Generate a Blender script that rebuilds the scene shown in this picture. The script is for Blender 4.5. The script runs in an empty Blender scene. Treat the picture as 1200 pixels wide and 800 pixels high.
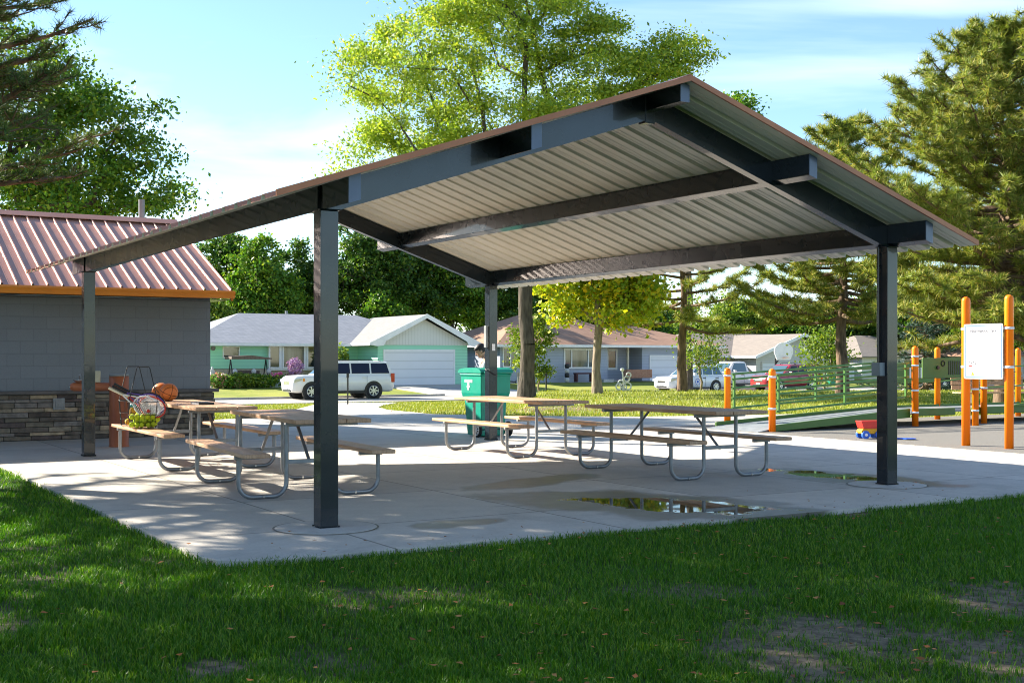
import bpy, math, random
import numpy as np
from mathutils import Vector, Matrix
random.seed(7); rng = np.random.default_rng(11)
PI = math.pi; R = math.radians
SC = bpy.context.scene; COL = SC.collection
F, HZ, CH = 1456.0, 418.0, 1.35
TH = R(31.2); CU, SU = math.cos(TH), math.sin(TH)
AX, AY = -1.472, 9.83
def W(u, v, z=0.0): return Vector((AX + u*CU - v*SU, AY + u*SU + v*CU, z))
def pu(px, v):
    t = (px-600)/F
    return (t*(AY+v*CU) - (AX-v*SU)) / (CU - t*SU)
def zr(row, Y): return CH + (HZ-row)/F*Y
def at(px, row, Y): return Vector(((px-600)/F*Y, Y, zr(row, Y)))
def sst(a, b, x):
    t = np.clip((x-a)/(b-a), 0, 1); return t*t*(3-2*t)
def terr(x, y):
    v = -(x-AX)*SU + (y-AY)*CU
    zl = -.84*np.clip((v-17)/29., 0, 1)
    zz = -.84*sst(50, 62, y)
    k = sst(-.005, .03, x/np.maximum(y, 1.))
    return zl*(1-k) + zz*k + .42*np.clip((v-53.5)/9., 0, 1)
def G(px, row):
    t = (px-600)/F; Y = 4.0
    while Y < 200:
        if CH + (HZ-row)/F*Y <= float(terr(t*Y, Y)): break
        Y += .05
    return (t*Y, Y)
def gz(x, y): return float(terr(x, y))

# ---------------------------------------------------------------- mesh builder
class MB:
    def __init__(s): s.v=[]; s.f=[]; s.m=[]; s.s=[]
    def add(s, vs, fs, m=0, smooth=False):
        b=len(s.v); s.v += [tuple(p) for p in vs]
        for f in fs: s.f.append([b+i for i in f]); s.m.append(m); s.s.append(smooth)
        return s
    def box(s, x0,y0,z0,x1,y1,z1, m=0, M=None):
        vs=[Vector(p) for p in ((x0,y0,z0),(x1,y0,z0),(x1,y1,z0),(x0,y1,z0),(x0,y0,z1),(x1,y0,z1),(x1,y1,z1),(x0,y1,z1))]
        if M is not None: vs=[M@p for p in vs]
        return s.add(vs, [(0,3,2,1),(4,5,6,7),(0,1,5,4),(1,2,6,5),(2,3,7,6),(3,0,4,7)], m)
    def bar(s, p0, p1, w, h, m=0, up=(0,0,1)):
        p0=Vector(p0); p1=Vector(p1); d=(p1-p0); L=d.length; d.normalize()
        x=d.cross(Vector(up)); x.normalize(); z=x.cross(d)
        M=Matrix((( x.x,d.x,z.x,p0.x),(x.y,d.y,z.y,p0.y),(x.z,d.z,z.z,p0.z),(0,0,0,1)))
        return s.box(-w/2,0,-h/2,w/2,L,h/2,m,M)
    def tube(s, pts, r, n=8, m=0, caps=True, closed=False):
        pts=[Vector(p) for p in pts]; k=len(pts)
        rs=r if isinstance(r,(list,tuple)) else [r]*k
        ref=None; rings=[]
        for i,p in enumerate(pts):
            if closed: d=pts[(i+1)%k]-pts[i-1]
            else: d=pts[min(i+1,k-1)]-pts[max(i-1,0)]
            d.normalize()
            if ref is None:
                ref=Vector((0,0,1)) if abs(d.z)<.9 else Vector((1,0,0))
            x=d.cross(ref); x.normalize(); ref=x.cross(d); ref.normalize(); y=ref
            rings.append([p+(x*math.cos(2*PI*j/n)+y*math.sin(2*PI*j/n))*rs[i] for j in range(n)])
        vs=[q for g in rings for q in g]; fs=[]
        for i in range(k if closed else k-1):
            a=i*n; b=((i+1)%k)*n
            for j in range(n): fs.append((a+j,a+(j+1)%n,b+(j+1)%n,b+j))
        s.add(vs,fs,m,True)
        if caps and not closed:
            s.add(rings[0],[tuple(range(n))[::-1]],m); s.add(rings[-1],[tuple(range(n))],m)
        return s
    def cyl(s, p0, p1, r, n=16, m=0, r1=None): return s.tube([p0,p1],[r,r if r1 is None else r1],n,m)
    def lathe(s, prof, c=(0,0,0), n=20, m=0, smooth=True, axis=None):
        vs=[];fs=[];k=len(prof)
        for r_,z in prof:
            for j in range(n):
                p=Vector((r_*math.cos(2*PI*j/n), r_*math.sin(2*PI*j/n), z))
                if axis is not None: p=axis@p
                vs.append(p+Vector(c))
        for i in range(k-1):
            for j in range(n): fs.append((i*n+j,i*n+(j+1)%n,(i+1)*n+(j+1)%n,(i+1)*n+j))
        fs.append(tuple(range(n))[::-1]); fs.append(tuple((k-1)*n+j for j in range(n)))
        return s.add(vs,fs,m,smooth)
    def sph(s, c, r, n=14, m=0, sc=(1,1,1)):
        h=n//2; pr=[(max(r*math.sin(PI*i/h),1e-4), -r*math.cos(PI*i/h)) for i in range(h+1)]
        A=Matrix.Diagonal((sc[0],sc[1],sc[2]))
        return s.lathe(pr,c,n,m,True,A)
    def prism(s, poly, a, b, axis='y', m=0, mcap=None):
        """poly in the plane normal to axis (x,z for y; y,z for x; x,y for z), a..b along it"""
        n=len(poly)
        def P(q,t): return (q[0],t,q[1]) if axis=='y' else ((t,q[0],q[1]) if axis=='x' else (q[0],q[1],t))
        vs=[P(q,a) for q in poly]+[P(q,b) for q in poly]
        s.add(vs,[(i,(i+1)%n,n+(i+1)%n,n+i) for i in range(n)],m)
        s.add(vs,[tuple(range(n))[::-1],tuple(range(n,2*n))],m if mcap is None else mcap)
        return s
    def build(s, name, mats, parent=None, loc=None, rot=0., bevel=0., seg=2, sub=0):
        me=bpy.data.meshes.new(name); me.from_pydata(s.v,[],s.f)
        if not isinstance(mats,(list,tuple)): mats=[mats]
        for mt in mats: me.materials.append(mt)
        me.polygons.foreach_set('material_index', s.m); me.polygons.foreach_set('use_smooth', s.s)
        import bmesh
        bm=bmesh.new(); bm.from_mesh(me); bmesh.ops.recalc_face_normals(bm, faces=bm.faces); bm.to_mesh(me); bm.free()
        me.update()
        o=bpy.data.objects.new(name,me); COL.objects.link(o)
        if parent is not None: o.parent=parent
        if loc is not None: o.location=loc
        o.rotation_euler.z=rot
        if bevel>0:
            md=o.modifiers.new('bevel','BEVEL'); md.width=bevel; md.segments=seg; md.limit_method='ANGLE'; md.angle_limit=R(40)
        if sub:
            md=o.modifiers.new('sub','SUBSURF'); md.levels=sub; md.render_levels=sub
        return o
def big(name, verts, faces, mats, parent=None, smooth=False, quads=False, midx=None, loc=None):
    """fast mesh from numpy arrays; faces (n,3) or (n,4)"""
    me=bpy.data.meshes.new(name); nv=len(verts); nf,k=faces.shape
    me.vertices.add(nv); me.vertices.foreach_set('co', np.asarray(verts,dtype=np.float32).ravel())
    me.loops.add(nf*k); me.loops.foreach_set('vertex_index', faces.astype(np.int32).ravel())
    me.polygons.add(nf); me.polygons.foreach_set('loop_start', np.arange(0,nf*k,k,dtype=np.int32))
    if not isinstance(mats,(list,tuple)): mats=[mats]
    for mt in mats: me.materials.append(mt)
    if midx is not None: me.polygons.foreach_set('material_index', np.asarray(midx,dtype=np.int32))
    if smooth: me.polygons.foreach_set('use_smooth', np.ones(nf,dtype=bool))
    me.update(calc_edges=True)
    o=bpy.data.objects.new(name,me); COL.objects.link(o)
    if parent is not None: o.parent=parent
    if loc is not None: o.location=loc
    return o
def tag(o, label=None, cat=None, group=None, kind=None):
    if label: o['label']=label
    if cat: o['category']=cat
    if group: o['group']=group
    if kind: o['kind']=kind
    return o
def thing(name, label, cat, loc=(0,0,0), rot=0., group=None):
    o=bpy.data.objects.new(name,None); COL.objects.link(o); o.empty_display_size=.1
    o.location=loc; o.rotation_euler.z=rot
    return tag(o,label,cat,group)
def copy_tree(o, parent=None):
    c=o.copy(); COL.objects.link(c)
    if parent is not None: c.parent=parent
    for ch in list(o.children): copy_tree(ch,c)
    return c

# ---------------------------------------------------------------- materials
class NT:
    def __init__(s,name):
        s.m=bpy.data.materials.new(name); s.m.use_nodes=True; s.t=s.m.node_tree; s.t.nodes.clear()
        s.out=s.n('ShaderNodeOutputMaterial')
    def n(s,kind,**kw):
        x=s.t.nodes.new(kind)
        for k,v in kw.items():
            if k.startswith('i_'):
                key=k[2:].replace('_',' ')
                x.inputs[key].default_value=v
            else: setattr(x,k,v)
        return x
    def l(s,a,b): s.t.links.new(a,b)
    def co(s,scale=(1,1,1),loc=(0,0,0),rot=(0,0,0),kind='Object'):
        c=s.n('ShaderNodeTexCoord'); mp=s.n('ShaderNodeMapping'); s.l(c.outputs[kind],mp.inputs[0])
        mp.inputs['Scale'].default_value=scale; mp.inputs['Location'].default_value=loc; mp.inputs['Rotation'].default_value=rot
        return mp.outputs[0]
    def noise(s,vec,scale,detail=4,rough=.55,dist=0.):
        x=s.n('ShaderNodeTexNoise'); x.inputs['Scale'].default_value=scale; x.inputs['Detail'].default_value=detail
        x.inputs['Roughness'].default_value=rough; x.inputs['Distortion'].default_value=dist
        if vec is not None: s.l(vec,x.inputs['Vector'])
        return x.outputs[0]
    def ramp(s,fac,a,b,ca=(0,0,0,1),cb=(1,1,1,1)):
        x=s.n('ShaderNodeValToRGB'); e=x.color_ramp.elements
        e[0].position=a; e[1].position=b; e[0].color=ca if len(ca)==4 else (*ca,1); e[1].color=cb if len(cb)==4 else (*cb,1)
        s.l(fac,x.inputs[0]); return x.outputs[0]
    def mix(s,fac,a,b,bt='MIX'):
        x=s.n('ShaderNodeMix'); x.data_type='RGBA'; x.blend_type=bt
        for sock,val in ((x.inputs[0],fac),(x.inputs[6],a),(x.inputs[7],b)):
            if isinstance(val,(int,float)): sock.default_value=val
            elif isinstance(val,(tuple,list)): sock.default_value=val if len(val)==4 else (*val,1)
            else: s.l(val,sock)
        return x.outputs[2]
    def math(s,op,a,b=0.,c=None,clamp=False):
        x=s.n('ShaderNodeMath',operation=op); x.use_clamp=clamp
        for i,val in enumerate((a,b,c)):
            if val is None: continue
            if isinstance(val,(int,float)): x.inputs[i].default_value=val
            else: s.l(val,x.inputs[i])
        return x.outputs[0]
    def sep(s,vec):
        x=s.n('ShaderNodeSeparateXYZ'); s.l(vec,x.inputs[0]); return x.outputs
    def comb(s,x_,y_,z_=0.):
        x=s.n('ShaderNodeCombineXYZ')
        for i,val in enumerate((x_,y_,z_)):
            if isinstance(val,(int,float)): x.inputs[i].default_value=val
            else: s.l(val,x.inputs[i])
        return x.outputs[0]
    def bump(s,h,strength=.3,dist=.01,normal=None):
        x=s.n('ShaderNodeBump'); x.inputs['Strength'].default_value=strength; x.inputs['Distance'].default_value=dist
        s.l(h,x.inputs['Height'])
        if normal is not None: s.l(normal,x.inputs['Normal'])
        return x.outputs[0]
    def bsdf(s,col,rough=.6,metal=0.,normal=None,spec=.5,coat=0.,trans=0.,ior=1.45,alpha=None):
        x=s.n('ShaderNodeBsdfPrincipled')
        for key,val in (('Base Color',col),('Roughness',rough),('Metallic',metal),('Specular IOR Level',spec),('Coat Weight',coat),('Transmission Weight',trans),('IOR',ior)):
            if isinstance(val,(int,float)): x.inputs[key].default_value=val
            elif isinstance(val,(tuple,list)): x.inputs[key].default_value=val if len(val)==4 else (*val,1)
            else: s.l(val,x.inputs[key])
        if normal is not None: s.l(normal,x.inputs['Normal'])
        return x.outputs[0]
    def done(s,sh): s.l(sh,s.out.inputs[0]); return s.m
def pm(name,c1,c2=None,scale=4.,rough=.6,metal=0.,bump=0.,bs=40.,bd=.01,st=(1,1,1),spec=.5,coat=0.,detail=4,kind='Object'):
    t=NT(name); c2=c2 or tuple(x*.8 for x in c1)
    v=t.co(st,kind=kind); n=t.noise(v,scale,detail)
    col=t.ramp(n,.35,.65,c2,c1)
    nm=t.bump(t.noise(v,bs,3),bump,bd) if bump else None
    rg=t.math('ADD',t.math('MULTIPLY',t.noise(v,scale*2.3,3),.2),rough-.1) if rough>.12 else rough
    return t.done(t.bsdf(col,rg,metal,nm,spec,coat))
M={}
M['steel']=pm('dark_slate_paint',(.010,.017,.025),(.007,.012,.018),1.2,.27,coat=.45)
M['steel_cap_sky']=pm('end_cap_painted_sky_reflection',(.10,.13,.20),(.08,.105,.17),3,.35,coat=.2)  # lighter slate tone paints the sky's reflection on to the purlin end caps
M['plate']=pm('grey_painted_plate',(.25,.27,.28),None,5,.5)
M['copper']=pm('copper_roof_paint',(.50,.235,.155),(.43,.19,.12),1.5,.36,.2,.03,30,.004)
M['copper_dark']=pm('copper_trim_paint',(.42,.15,.06),(.35,.12,.05),2,.38,.15)
M['soffit']=pm('offwhite_roof_underside',(.78,.765,.68),(.70,.685,.60),.9,.42,0,.04,30,.004)
M['orange_trim']=pm('orange_gutter_paint',(.88,.29,.03),(.80,.25,.025),2,.38)
M['galv']=pm('galvanised_pipe',(.26,.265,.275),(.20,.205,.215),14,.42,.55)
M['plank']=None
M['white']=pm('white_paint',(.78,.78,.80),(.70,.70,.73),3,.45)
M['board']=pm('printed_white_board',(.60,.60,.62),(.56,.56,.58),3,.5,spec=.3)
M['whitepl']=pm('white_plastic',(.8,.8,.82),(.74,.74,.76),6,.35)
M['black']=pm('black_metal',(.015,.015,.017),None,10,.4)
M['rubber']=pm('black_tyre_rubber',(.018,.018,.019),None,12,.75)
M['rim']=pm('alloy_rim',(.55,.56,.58),None,8,.28,.8)
M['chrome']=pm('chrome',(.62,.63,.65),None,8,.18,1.)
M['orange']=pm('orange_powder_coat',(.97,.215,.003),(.95,.195,.003),3,.38,spec=.25,coat=.08)
M['green_rail']=pm('green_powder_coat',(.075,.19,.035),(.06,.16,.03),4,.32,coat=.3)
M['green_panel']=pm('green_play_plastic',(.07,.15,.022),(.058,.13,.018),4,.45)
M['bin']=pm('green_bin_plastic',(.0,.27,.18),(.0,.23,.155),3,.38)
M['bin_dark']=pm('green_lid_plastic',(.0,.26,.175),(.0,.22,.15),3,.42)
M['skin']=pm('skin',(.45,.27,.19),(.40,.23,.16),20,.5)
M['hair']=pm('dark_hair',(.018,.013,.011),None,60,.5,0,.5,150,.005)
M['tshirt']=pm('white_tshirt',(.62,.60,.62),(.5,.48,.5),12,.85)
M['jeans']=pm('blue_jeans',(.05,.07,.13),None,20,.85)
M['copper_pole']=pm('brown_red_painted_steel',(.45,.14,.06),(.36,.11,.05),3,.42)
M['yellow']=pm('yellow_ball',(.55,.62,.03),(.45,.52,.02),30,.85)
M['yorange']=pm('orange_yellow_ball',(.75,.38,.02),None,30,.7)
M['red']=pm('red_plastic',(.62,.03,.02),None,8,.4)
M['blue']=pm('blue_plastic',(.02,.12,.6),None,8,.4)
M['purple']=pm('purple_trim',(.12,.08,.4),None,8,.4)
M['teal']=pm('teal_cap',(.02,.4,.45),None,8,.4)
M['cream']=pm('cream_plastic',(.62,.56,.42),None,8,.5)
M['stone_white']=pm('white_concrete_ornament',(.6,.6,.6),(.4,.4,.42),14,.8)
M['pinkf']=pm('pink_petals',(.75,.12,.3),None,8,.6)
M['purplef']=pm('mauve_ornament',(.36,.18,.45),None,8,.6)
M['darkwood']=pm('dark_red_wood',(.08,.025,.03),None,8,.6)
M['canopy']=pm('brown_striped_canvas',(.16,.12,.10),(.10,.075,.065),9,.85)
M['brickred']=pm('red_brick_planter',(.40,.22,.15),(.3,.15,.1),12,.85)
M['leafbush']=None
M['glass']=None
def glass_mat(name,col=(.012,.015,.02),rough=.04,sp=.9,ct=.6):
    t=NT(name); return t.done(t.bsdf(col,rough,0,None,sp,ct))
M['glass']=glass_mat('dark_window_glass'); M['carglass']=glass_mat('car_glass_dark',(.006,.006,.022),.08,.35,.0)
M['carglass2']=glass_mat('car_glass_clear',(.05,.10,.12),.05)
M['winlight']=pm('window_with_curtains',(.13,.14,.14),(.03,.04,.04),2.2,.08,st=(1,1,.1),coat=.8)
M['winred']=pm('red_door_glass',(.12,.012,.02),None,2,.15,coat=.6)
def carpaint(name,c):
    t=NT(name); return t.done(t.bsdf(c,.32,.0,None,.5,.9))
M['car_white']=carpaint('white_car_paint',(.74,.73,.71)); M['car_white2']=carpaint('pearl_white_car_paint',(.72,.75,.80))
M['car_red']=carpaint('dark_red_car_paint',(.26,.012,.018))
M['lampred']=pm('red_lamp_lens',(.55,.015,.01),None,5,.15,coat=.6)
M['lampclear']=pm('clear_lamp_lens',(.55,.56,.58),(.3,.3,.32),30,.1,.4,coat=.6)
M['lampamber']=pm('amber_lamp_lens',(.75,.25,.03),None,5,.2,coat=.6)
def wood_mat():
    t=NT('recycled_plank_brown'); v=t.co((22,1.1,6)); n=t.noise(v,2.2,6,.62,.3); n2=t.noise(t.co(),1.7,3)
    c=t.ramp(n,.32,.68,(.31,.15,.075),(.60,.36,.21)); c=t.mix(t.math('MULTIPLY',n2,.45),c,(.55,.40,.28))
    return t.done(t.bsdf(c,.5,0,t.bump(n,.35,.003),.42))
M['plank']=wood_mat()
def concrete(name,base=(.545,.50,.44),joint=2.0,wet=(),jw=.011,jc=.35,rough=.78):
    t=NT(name); v=t.co(); s=t.sep(v)
    big_=t.noise(v,.45,5,.6); fine=t.noise(v,38,4,.7); mid=t.noise(v,4.5,5,.65,.4)
    c=t.mix(t.ramp(big_,.3,.7),tuple(x*.84 for x in base),tuple(x*1.10 for x in base))
    c=t.mix(t.math('MULTIPLY',t.ramp(mid,.35,.62,(1,1,1),(0,0,0)),.35),c,tuple(x*.66 for x in base))
    st_=t.noise(v,.9,6,.72,1.2); c=t.mix(t.math('MULTIPLY',t.ramp(st_,.50,.66),.45),c,tuple(x*.52 for x in base)); c=t.mix(.22,c,t.ramp(fine,.3,.7,tuple(x*.6 for x in base),tuple(x*1.3 for x in base)))
    h=fine
    if joint:
        cell=t.n('ShaderNodeTexWhiteNoise',noise_dimensions='2D')
        t.l(t.comb(t.math('FLOOR',t.math('DIVIDE',s[0],joint)),t.math('FLOOR',t.math('DIVIDE',s[1],joint))),cell.inputs['Vector'])
        c=t.mix(1.,c,t.ramp(cell.outputs[0],0,1,(.88,.88,.89),(1.06,1.05,1.04)),'MULTIPLY')
        wob=t.math('MULTIPLY',t.math('SUBTRACT',t.noise(v,6,2),.5),.006)
        def line(a):
            f=t.math('ABSOLUTE',t.math('SUBTRACT',t.math('FRACT',t.math('ADD',t.math('DIVIDE',t.math('ADD',a,wob),joint),.5)),.5))
            return t.math('LESS_THAN',f,jw/joint)
        j=t.math('MAXIMUM',line(s[0]),line(s[1]))
        c=t.mix(t.math('MULTIPLY',j,.85),c,tuple(x*jc for x in base)); h=t.math('SUBTRACT',fine,t.math('MULTIPLY',j,3))
    rg=t.math('ADD',t.math('MULTIPLY',mid,.15),rough-.07)
    if wet:
        tot=None
        for (cu,cv,a,b,ang) in wet:
            mp=t.n('ShaderNodeMapping'); mp.vector_type='TEXTURE'
            mp.inputs['Location'].default_value=(cu,cv,0); mp.inputs['Rotation'].default_value=(0,0,ang); mp.inputs['Scale'].default_value=(a,b,1)
            t.l(v,mp.inputs[0]); q=t.sep(mp.outputs[0])
            d=t.math('SQRT',t.math('ADD',t.math('MULTIPLY',q[0],q[0]),t.math('MULTIPLY',q[1],q[1])))
            d=t.math('ADD',d,t.math('MULTIPLY',t.math('SUBTRACT',t.noise(v,1.3,4,.6),.5),1.3))
            k=t.ramp(d,.75,1.08,(1,1,1),(0,0,0)); tot=k if tot is None else t.math('MAXIMUM',tot,k)
        c=t.mix(t.math('MULTIPLY',tot,.88),c,(.105,.092,.072))
        rg=t.math('SUBTRACT',rg,t.math('MULTIPLY',tot,.40))
        tw=None
        for (cu,cv,a,b,ang) in ((3.32,-.24,1.0,.47,R(-62)),(6.62,.95,1.1,.30,R(-86))):
            mp=t.n('ShaderNodeMapping'); mp.vector_type='TEXTURE'
            mp.inputs['Location'].default_value=(cu,cv,0); mp.inputs['Rotation'].default_value=(0,0,ang); mp.inputs['Scale'].default_value=(a,b,1)
            t.l(v,mp.inputs[0]); q=t.sep(mp.outputs[0])
            d=t.math('SQRT',t.math('ADD',t.math('MULTIPLY',q[0],q[0]),t.math('MULTIPLY',q[1],q[1])))
            d=t.math('ADD',d,t.math('MULTIPLY',t.math('SUBTRACT',t.noise(v,2.6,5,.62),.5),2.1))
            k=t.ramp(d,.86,.95,(1,1,1),(0,0,0)); tw=k if tw is None else t.math('MAXIMUM',tw,k)
        c=t.mix(tw,c,(.045,.037,.026)); rg=t.mix(tw,rg,(.02,.02,.02)); h=t.math('MULTIPLY',h,t.math('SUBTRACT',1.,tw))
    return t.done(t.bsdf(c,rg,0,t.bump(h,.25,.004),.4))
M['patio']=concrete('patio_concrete',wet=((3.2,-.15,1.9,1.0,R(-62)),(6.6,.8,1.5,.6,R(-85)),(3.3,2.2,1.2,.35,R(20)),(1.0,-.3,.5,.25,R(10))))
M['road']=concrete('street_concrete',(.40,.375,.34),5.,(),.04,.5,.85)
M['path']=concrete('path_concrete',(.47,.445,.41),1.6)
M['slab']=concrete('post_footing_concrete',(.50,.47,.43),0)
def rubber_ground():
    t=NT('play_rubber_surface'); v=t.co(); n=t.noise(v,55,5,.8); b=t.noise(v,.7,4)
    c=t.ramp(n,.3,.72,(.08,.076,.07),(.29,.27,.24)); c=t.mix(t.math('MULTIPLY',b,.5),c,(.20,.185,.16))
    return t.done(t.bsdf(c,.9,0,t.bump(n,.6,.01),.3))
M['rubberground']=rubber_ground()
def water():
    t=NT('puddle_water'); v=t.co(); n=t.noise(v,3,3); c=t.ramp(t.noise(v,5,4),.3,.7,(.030,.024,.014),(.085,.07,.045))
    return t.done(t.bsdf(c,.025,0,t.bump(n,.02,.003),.6,0.,0.,1.33))
M['water']=water()
def block_wall():
    t=NT('grey_split_block_wall'); v=t.co(); s=t.sep(v); p=t.comb(t.math('ADD',s[0],s[1]),s[2])
    b=t.n('ShaderNodeTexBrick'); t.l(p,b.inputs['Vector'])
    for k,val in (('Scale',1.),('Mortar Size',.0055),('Mortar Smooth',.3),('Bias',-.1),('Brick Width',.406),('Row Height',.2)): b.inputs[k].default_value=val
    b.inputs['Color1'].default_value=(.235,.245,.27,1); b.inputs['Color2'].default_value=(.255,.265,.29,1); b.inputs['Mortar'].default_value=(.195,.205,.23,1)
    n=t.noise(v,60,4,.7); big_=t.noise(v,1.2,4)
    c=t.mix(.25,b.outputs[0],t.ramp(n,.3,.7,(.11,.12,.14),(.27,.28,.31))); c=t.mix(t.math('MULTIPLY',big_,.25),c,(.17,.175,.185))
    h=t.math('SUBTRACT',t.math('MULTIPLY',n,.5),t.math('MULTIPLY',b.outputs[1],1.6))
    return t.done(t.bsdf(c,.85,0,t.bump(h,.5,.006),.3))
M['block']=block_wall()
def shingles(name,c1,c2,c3):
    t=NT(name); v=t.co(); s=t.sep(v); p=t.comb(t.math('ADD',s[0],s[1]),t.math('MULTIPLY',s[2],2.4))
    b=t.n('ShaderNodeTexBrick'); t.l(p,b.inputs['Vector'])
    for k,val in (('Scale',1.),('Mortar Size',.012),('Mortar Smooth',.2),('Bias',0.),('Brick Width',.33),('Row Height',.16)): b.inputs[k].default_value=val
    b.inputs['Color1'].default_value=(*c1,1); b.inputs['Color2'].default_value=(*c2,1); b.inputs['Mortar'].default_value=(*c3,1)
    c=t.mix(t.math('MULTIPLY',t.noise(v,1.1,5,.6),.35),b.outputs[0],c3); c=t.mix(.2,c,t.ramp(t.noise(v,30,3),.3,.7,c3,c1))
    return t.done(t.bsdf(c,.9,0,t.bump(b.outputs[1],-.4,.01),.25))
M['sh_grey']=shingles('grey_shingles',(.34,.35,.39),(.25,.265,.30),(.17,.18,.20))
M['sh_light']=shingles('pale_grey_shingles',(.27,.265,.265),(.23,.225,.22),(.18,.175,.17))
M['sh_brown']=shingles('brown_shingles',(.44,.27,.19),(.34,.20,.135),(.23,.13,.09))
M['sh_taupe']=shingles('taupe_shingles',(.29,.25,.215),(.23,.20,.175),(.17,.145,.13))
def siding(name,c,rowh=.2,vert=False):
    t=NT(name); v=t.co(); s=t.sep(v); a=t.math('ADD',s[0],s[1]) if vert else s[2]
    f=t.math('FRACT',t.math('DIVIDE',a,rowh)); k=t.math('LESS_THAN',f,.12)
    col=t.mix(t.math('MULTIPLY',t.noise(v,1.5,4),.35),c,tuple(x*.82 for x in c)); col=t.mix(t.math('MULTIPLY',k,.45),col,tuple(x*.5 for x in c))
    return t.done(t.bsdf(col,.6,0,t.bump(f,-.5,.015),.35))
M['mint']=siding('mint_green_siding',(.33,.70,.52)); M['greysid']=siding('blue_grey_siding',(.36,.40,.50))
M['beigesid']=siding('cream_siding',(.58,.56,.53),.18); M['gablewhite']=siding('white_gable_boards',(.66,.66,.64),.22,True)
M['door_white']=siding('white_garage_door_panels',(.72,.73,.78),.53)
M['brick']=pm('tan_brick_base',(.46,.40,.31),(.34,.29,.22),8,.85,0,.3,30)
def bark(name,c1,c2,sc=9):
    t=NT(name); v=t.co((1,1,.22)); n=t.noise(v,sc,6,.7,.6); w=t.n('ShaderNodeTexVoronoi'); w.inputs['Scale'].default_value=sc*1.3; t.l(v,w.inputs['Vector'])
    h=t.math('ADD',n,t.math('MULTIPLY',w.outputs[0],.6))
    return t.done(t.bsdf(t.ramp(h,.4,1.0,c2,c1),.92,0,t.bump(h,.9,.03),.2))
M['bark_dark']=bark('dark_furrowed_bark',(.115,.095,.075),(.030,.025,.021)); M['bark_pine']=bark('pine_bark',(.20,.135,.09),(.05,.035,.027))
M['bark_pale']=bark('pale_bark',(.30,.24,.18),(.13,.10,.075))
def leaf(name,ca,cb,cc,tr=.5,trc=None,rough=.5):
    tr*=.66
    """leaf colours vary per leaf; light passes through the blades"""
    t=NT(name); g=t.n('ShaderNodeNewGeometry'); r=g.outputs['Random Per Island']
    x=t.n('ShaderNodeValToRGB'); e=x.color_ramp.elements; e[0].position=0; e[0].color=(*ca,1); e[1].position=1; e[1].color=(*cc,1)
    q=e.new(.6); q.color=(*cb,1); t.l(r,x.inputs[0])
    c=t.mix(t.math('MULTIPLY',t.ramp(t.noise(t.co(),.35,2),.4,.65),.45),x.outputs[0],cb)
    d=t.bsdf(c,rough,0,None,.35)
    tl=t.n('ShaderNodeBsdfTranslucent'); t.l(t.mix(1.,c,trc or (1.5,1.55,.7),'MULTIPLY'),tl.inputs[0])
    m=t.n('ShaderNodeMixShader'); m.inputs[0].default_value=tr; t.l(d,m.inputs[1]); t.l(tl.outputs[0],m.inputs[2])
    return t.done(m.outputs[0])
M['lf_ash']=leaf('ash_leaves',(.10,.19,.022),(.28,.38,.04),(.56,.53,.07))
M['lf_maple']=leaf('yellowing_maple_leaves',(.14,.25,.018),(.38,.44,.025),(.68,.46,.02))
M['lf_dark']=leaf('dark_green_leaves',(.018,.055,.010),(.05,.125,.016),(.19,.25,.025),.42)
M['lf_mid']=leaf('mid_green_leaves',(.03,.095,.010),(.09,.20,.018),(.30,.36,.03),.45)
M['lf_light']=leaf('light_green_leaves',(.06,.12,.015),(.14,.22,.025),(.30,.32,.04),.45)
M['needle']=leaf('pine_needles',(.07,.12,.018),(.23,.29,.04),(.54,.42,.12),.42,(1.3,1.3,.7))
M['needle_dark']=leaf('dark_green_pine_needles',(.04,.09,.018),(.09,.15,.028),(.17,.18,.05),.35,(1.3,1.3,.8))  # darker green needles of the pines at the left
M['needle_blue']=leaf('blue_spruce_needles',(.03,.07,.06),(.05,.10,.09),(.08,.12,.09),.15)
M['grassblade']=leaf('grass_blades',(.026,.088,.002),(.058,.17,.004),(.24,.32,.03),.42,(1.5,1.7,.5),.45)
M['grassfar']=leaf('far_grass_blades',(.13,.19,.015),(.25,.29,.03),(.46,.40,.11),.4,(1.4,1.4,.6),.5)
M['litter']=leaf('fallen_leaf_colours',(.16,.05,.015),(.35,.13,.03),(.55,.26,.08),.2,(1,1,1),.7)
M['flower']=leaf('garden_flowers',(.10,.25,.04),(.15,.3,.05),(.8,.15,.35),.3)
# ---------------------------------------------------------------- camera, light, sky
cam=bpy.data.cameras.new('camera'); co=bpy.data.objects.new('camera',cam); COL.objects.link(co); SC.camera=co
co.location=(0,0,CH); co.rotation_euler=(R(90),0,0)
cam.sensor_width=36; cam.lens=F/1200*36; cam.shift_y=(HZ-400)/1200; cam.clip_end=3000; cam.clip_start=.05
SUNV=Vector((-.914*math.cos(R(28.4)),.407*math.cos(R(28.4)),math.sin(R(28.4))))
sl=bpy.data.lights.new('sun','SUN'); so=bpy.data.objects.new('sun',sl); COL.objects.link(so)
sl.energy=5.0; sl.angle=R(.53); sl.color=(1,.93,.80); so.rotation_euler=(-SUNV).to_track_quat('-Z','Y').to_euler()
w=bpy.data.worlds.new('World'); SC.world=w; w.use_nodes=True; nt=w.node_tree; nt.nodes.clear()
def wn(k,**kw):
    x=nt.nodes.new(k)
    for a,b in kw.items(): setattr(x,a,b)
    return x
sky=wn('ShaderNodeTexSky',sky_type='NISHITA'); sky.sun_disc=False; sky.sun_elevation=R(28.4); sky.sun_rotation=R(-66)
sky.air_density=1.0; sky.dust_density=.12; sky.ozone_density=2.0; sky.altitude=400
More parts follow.
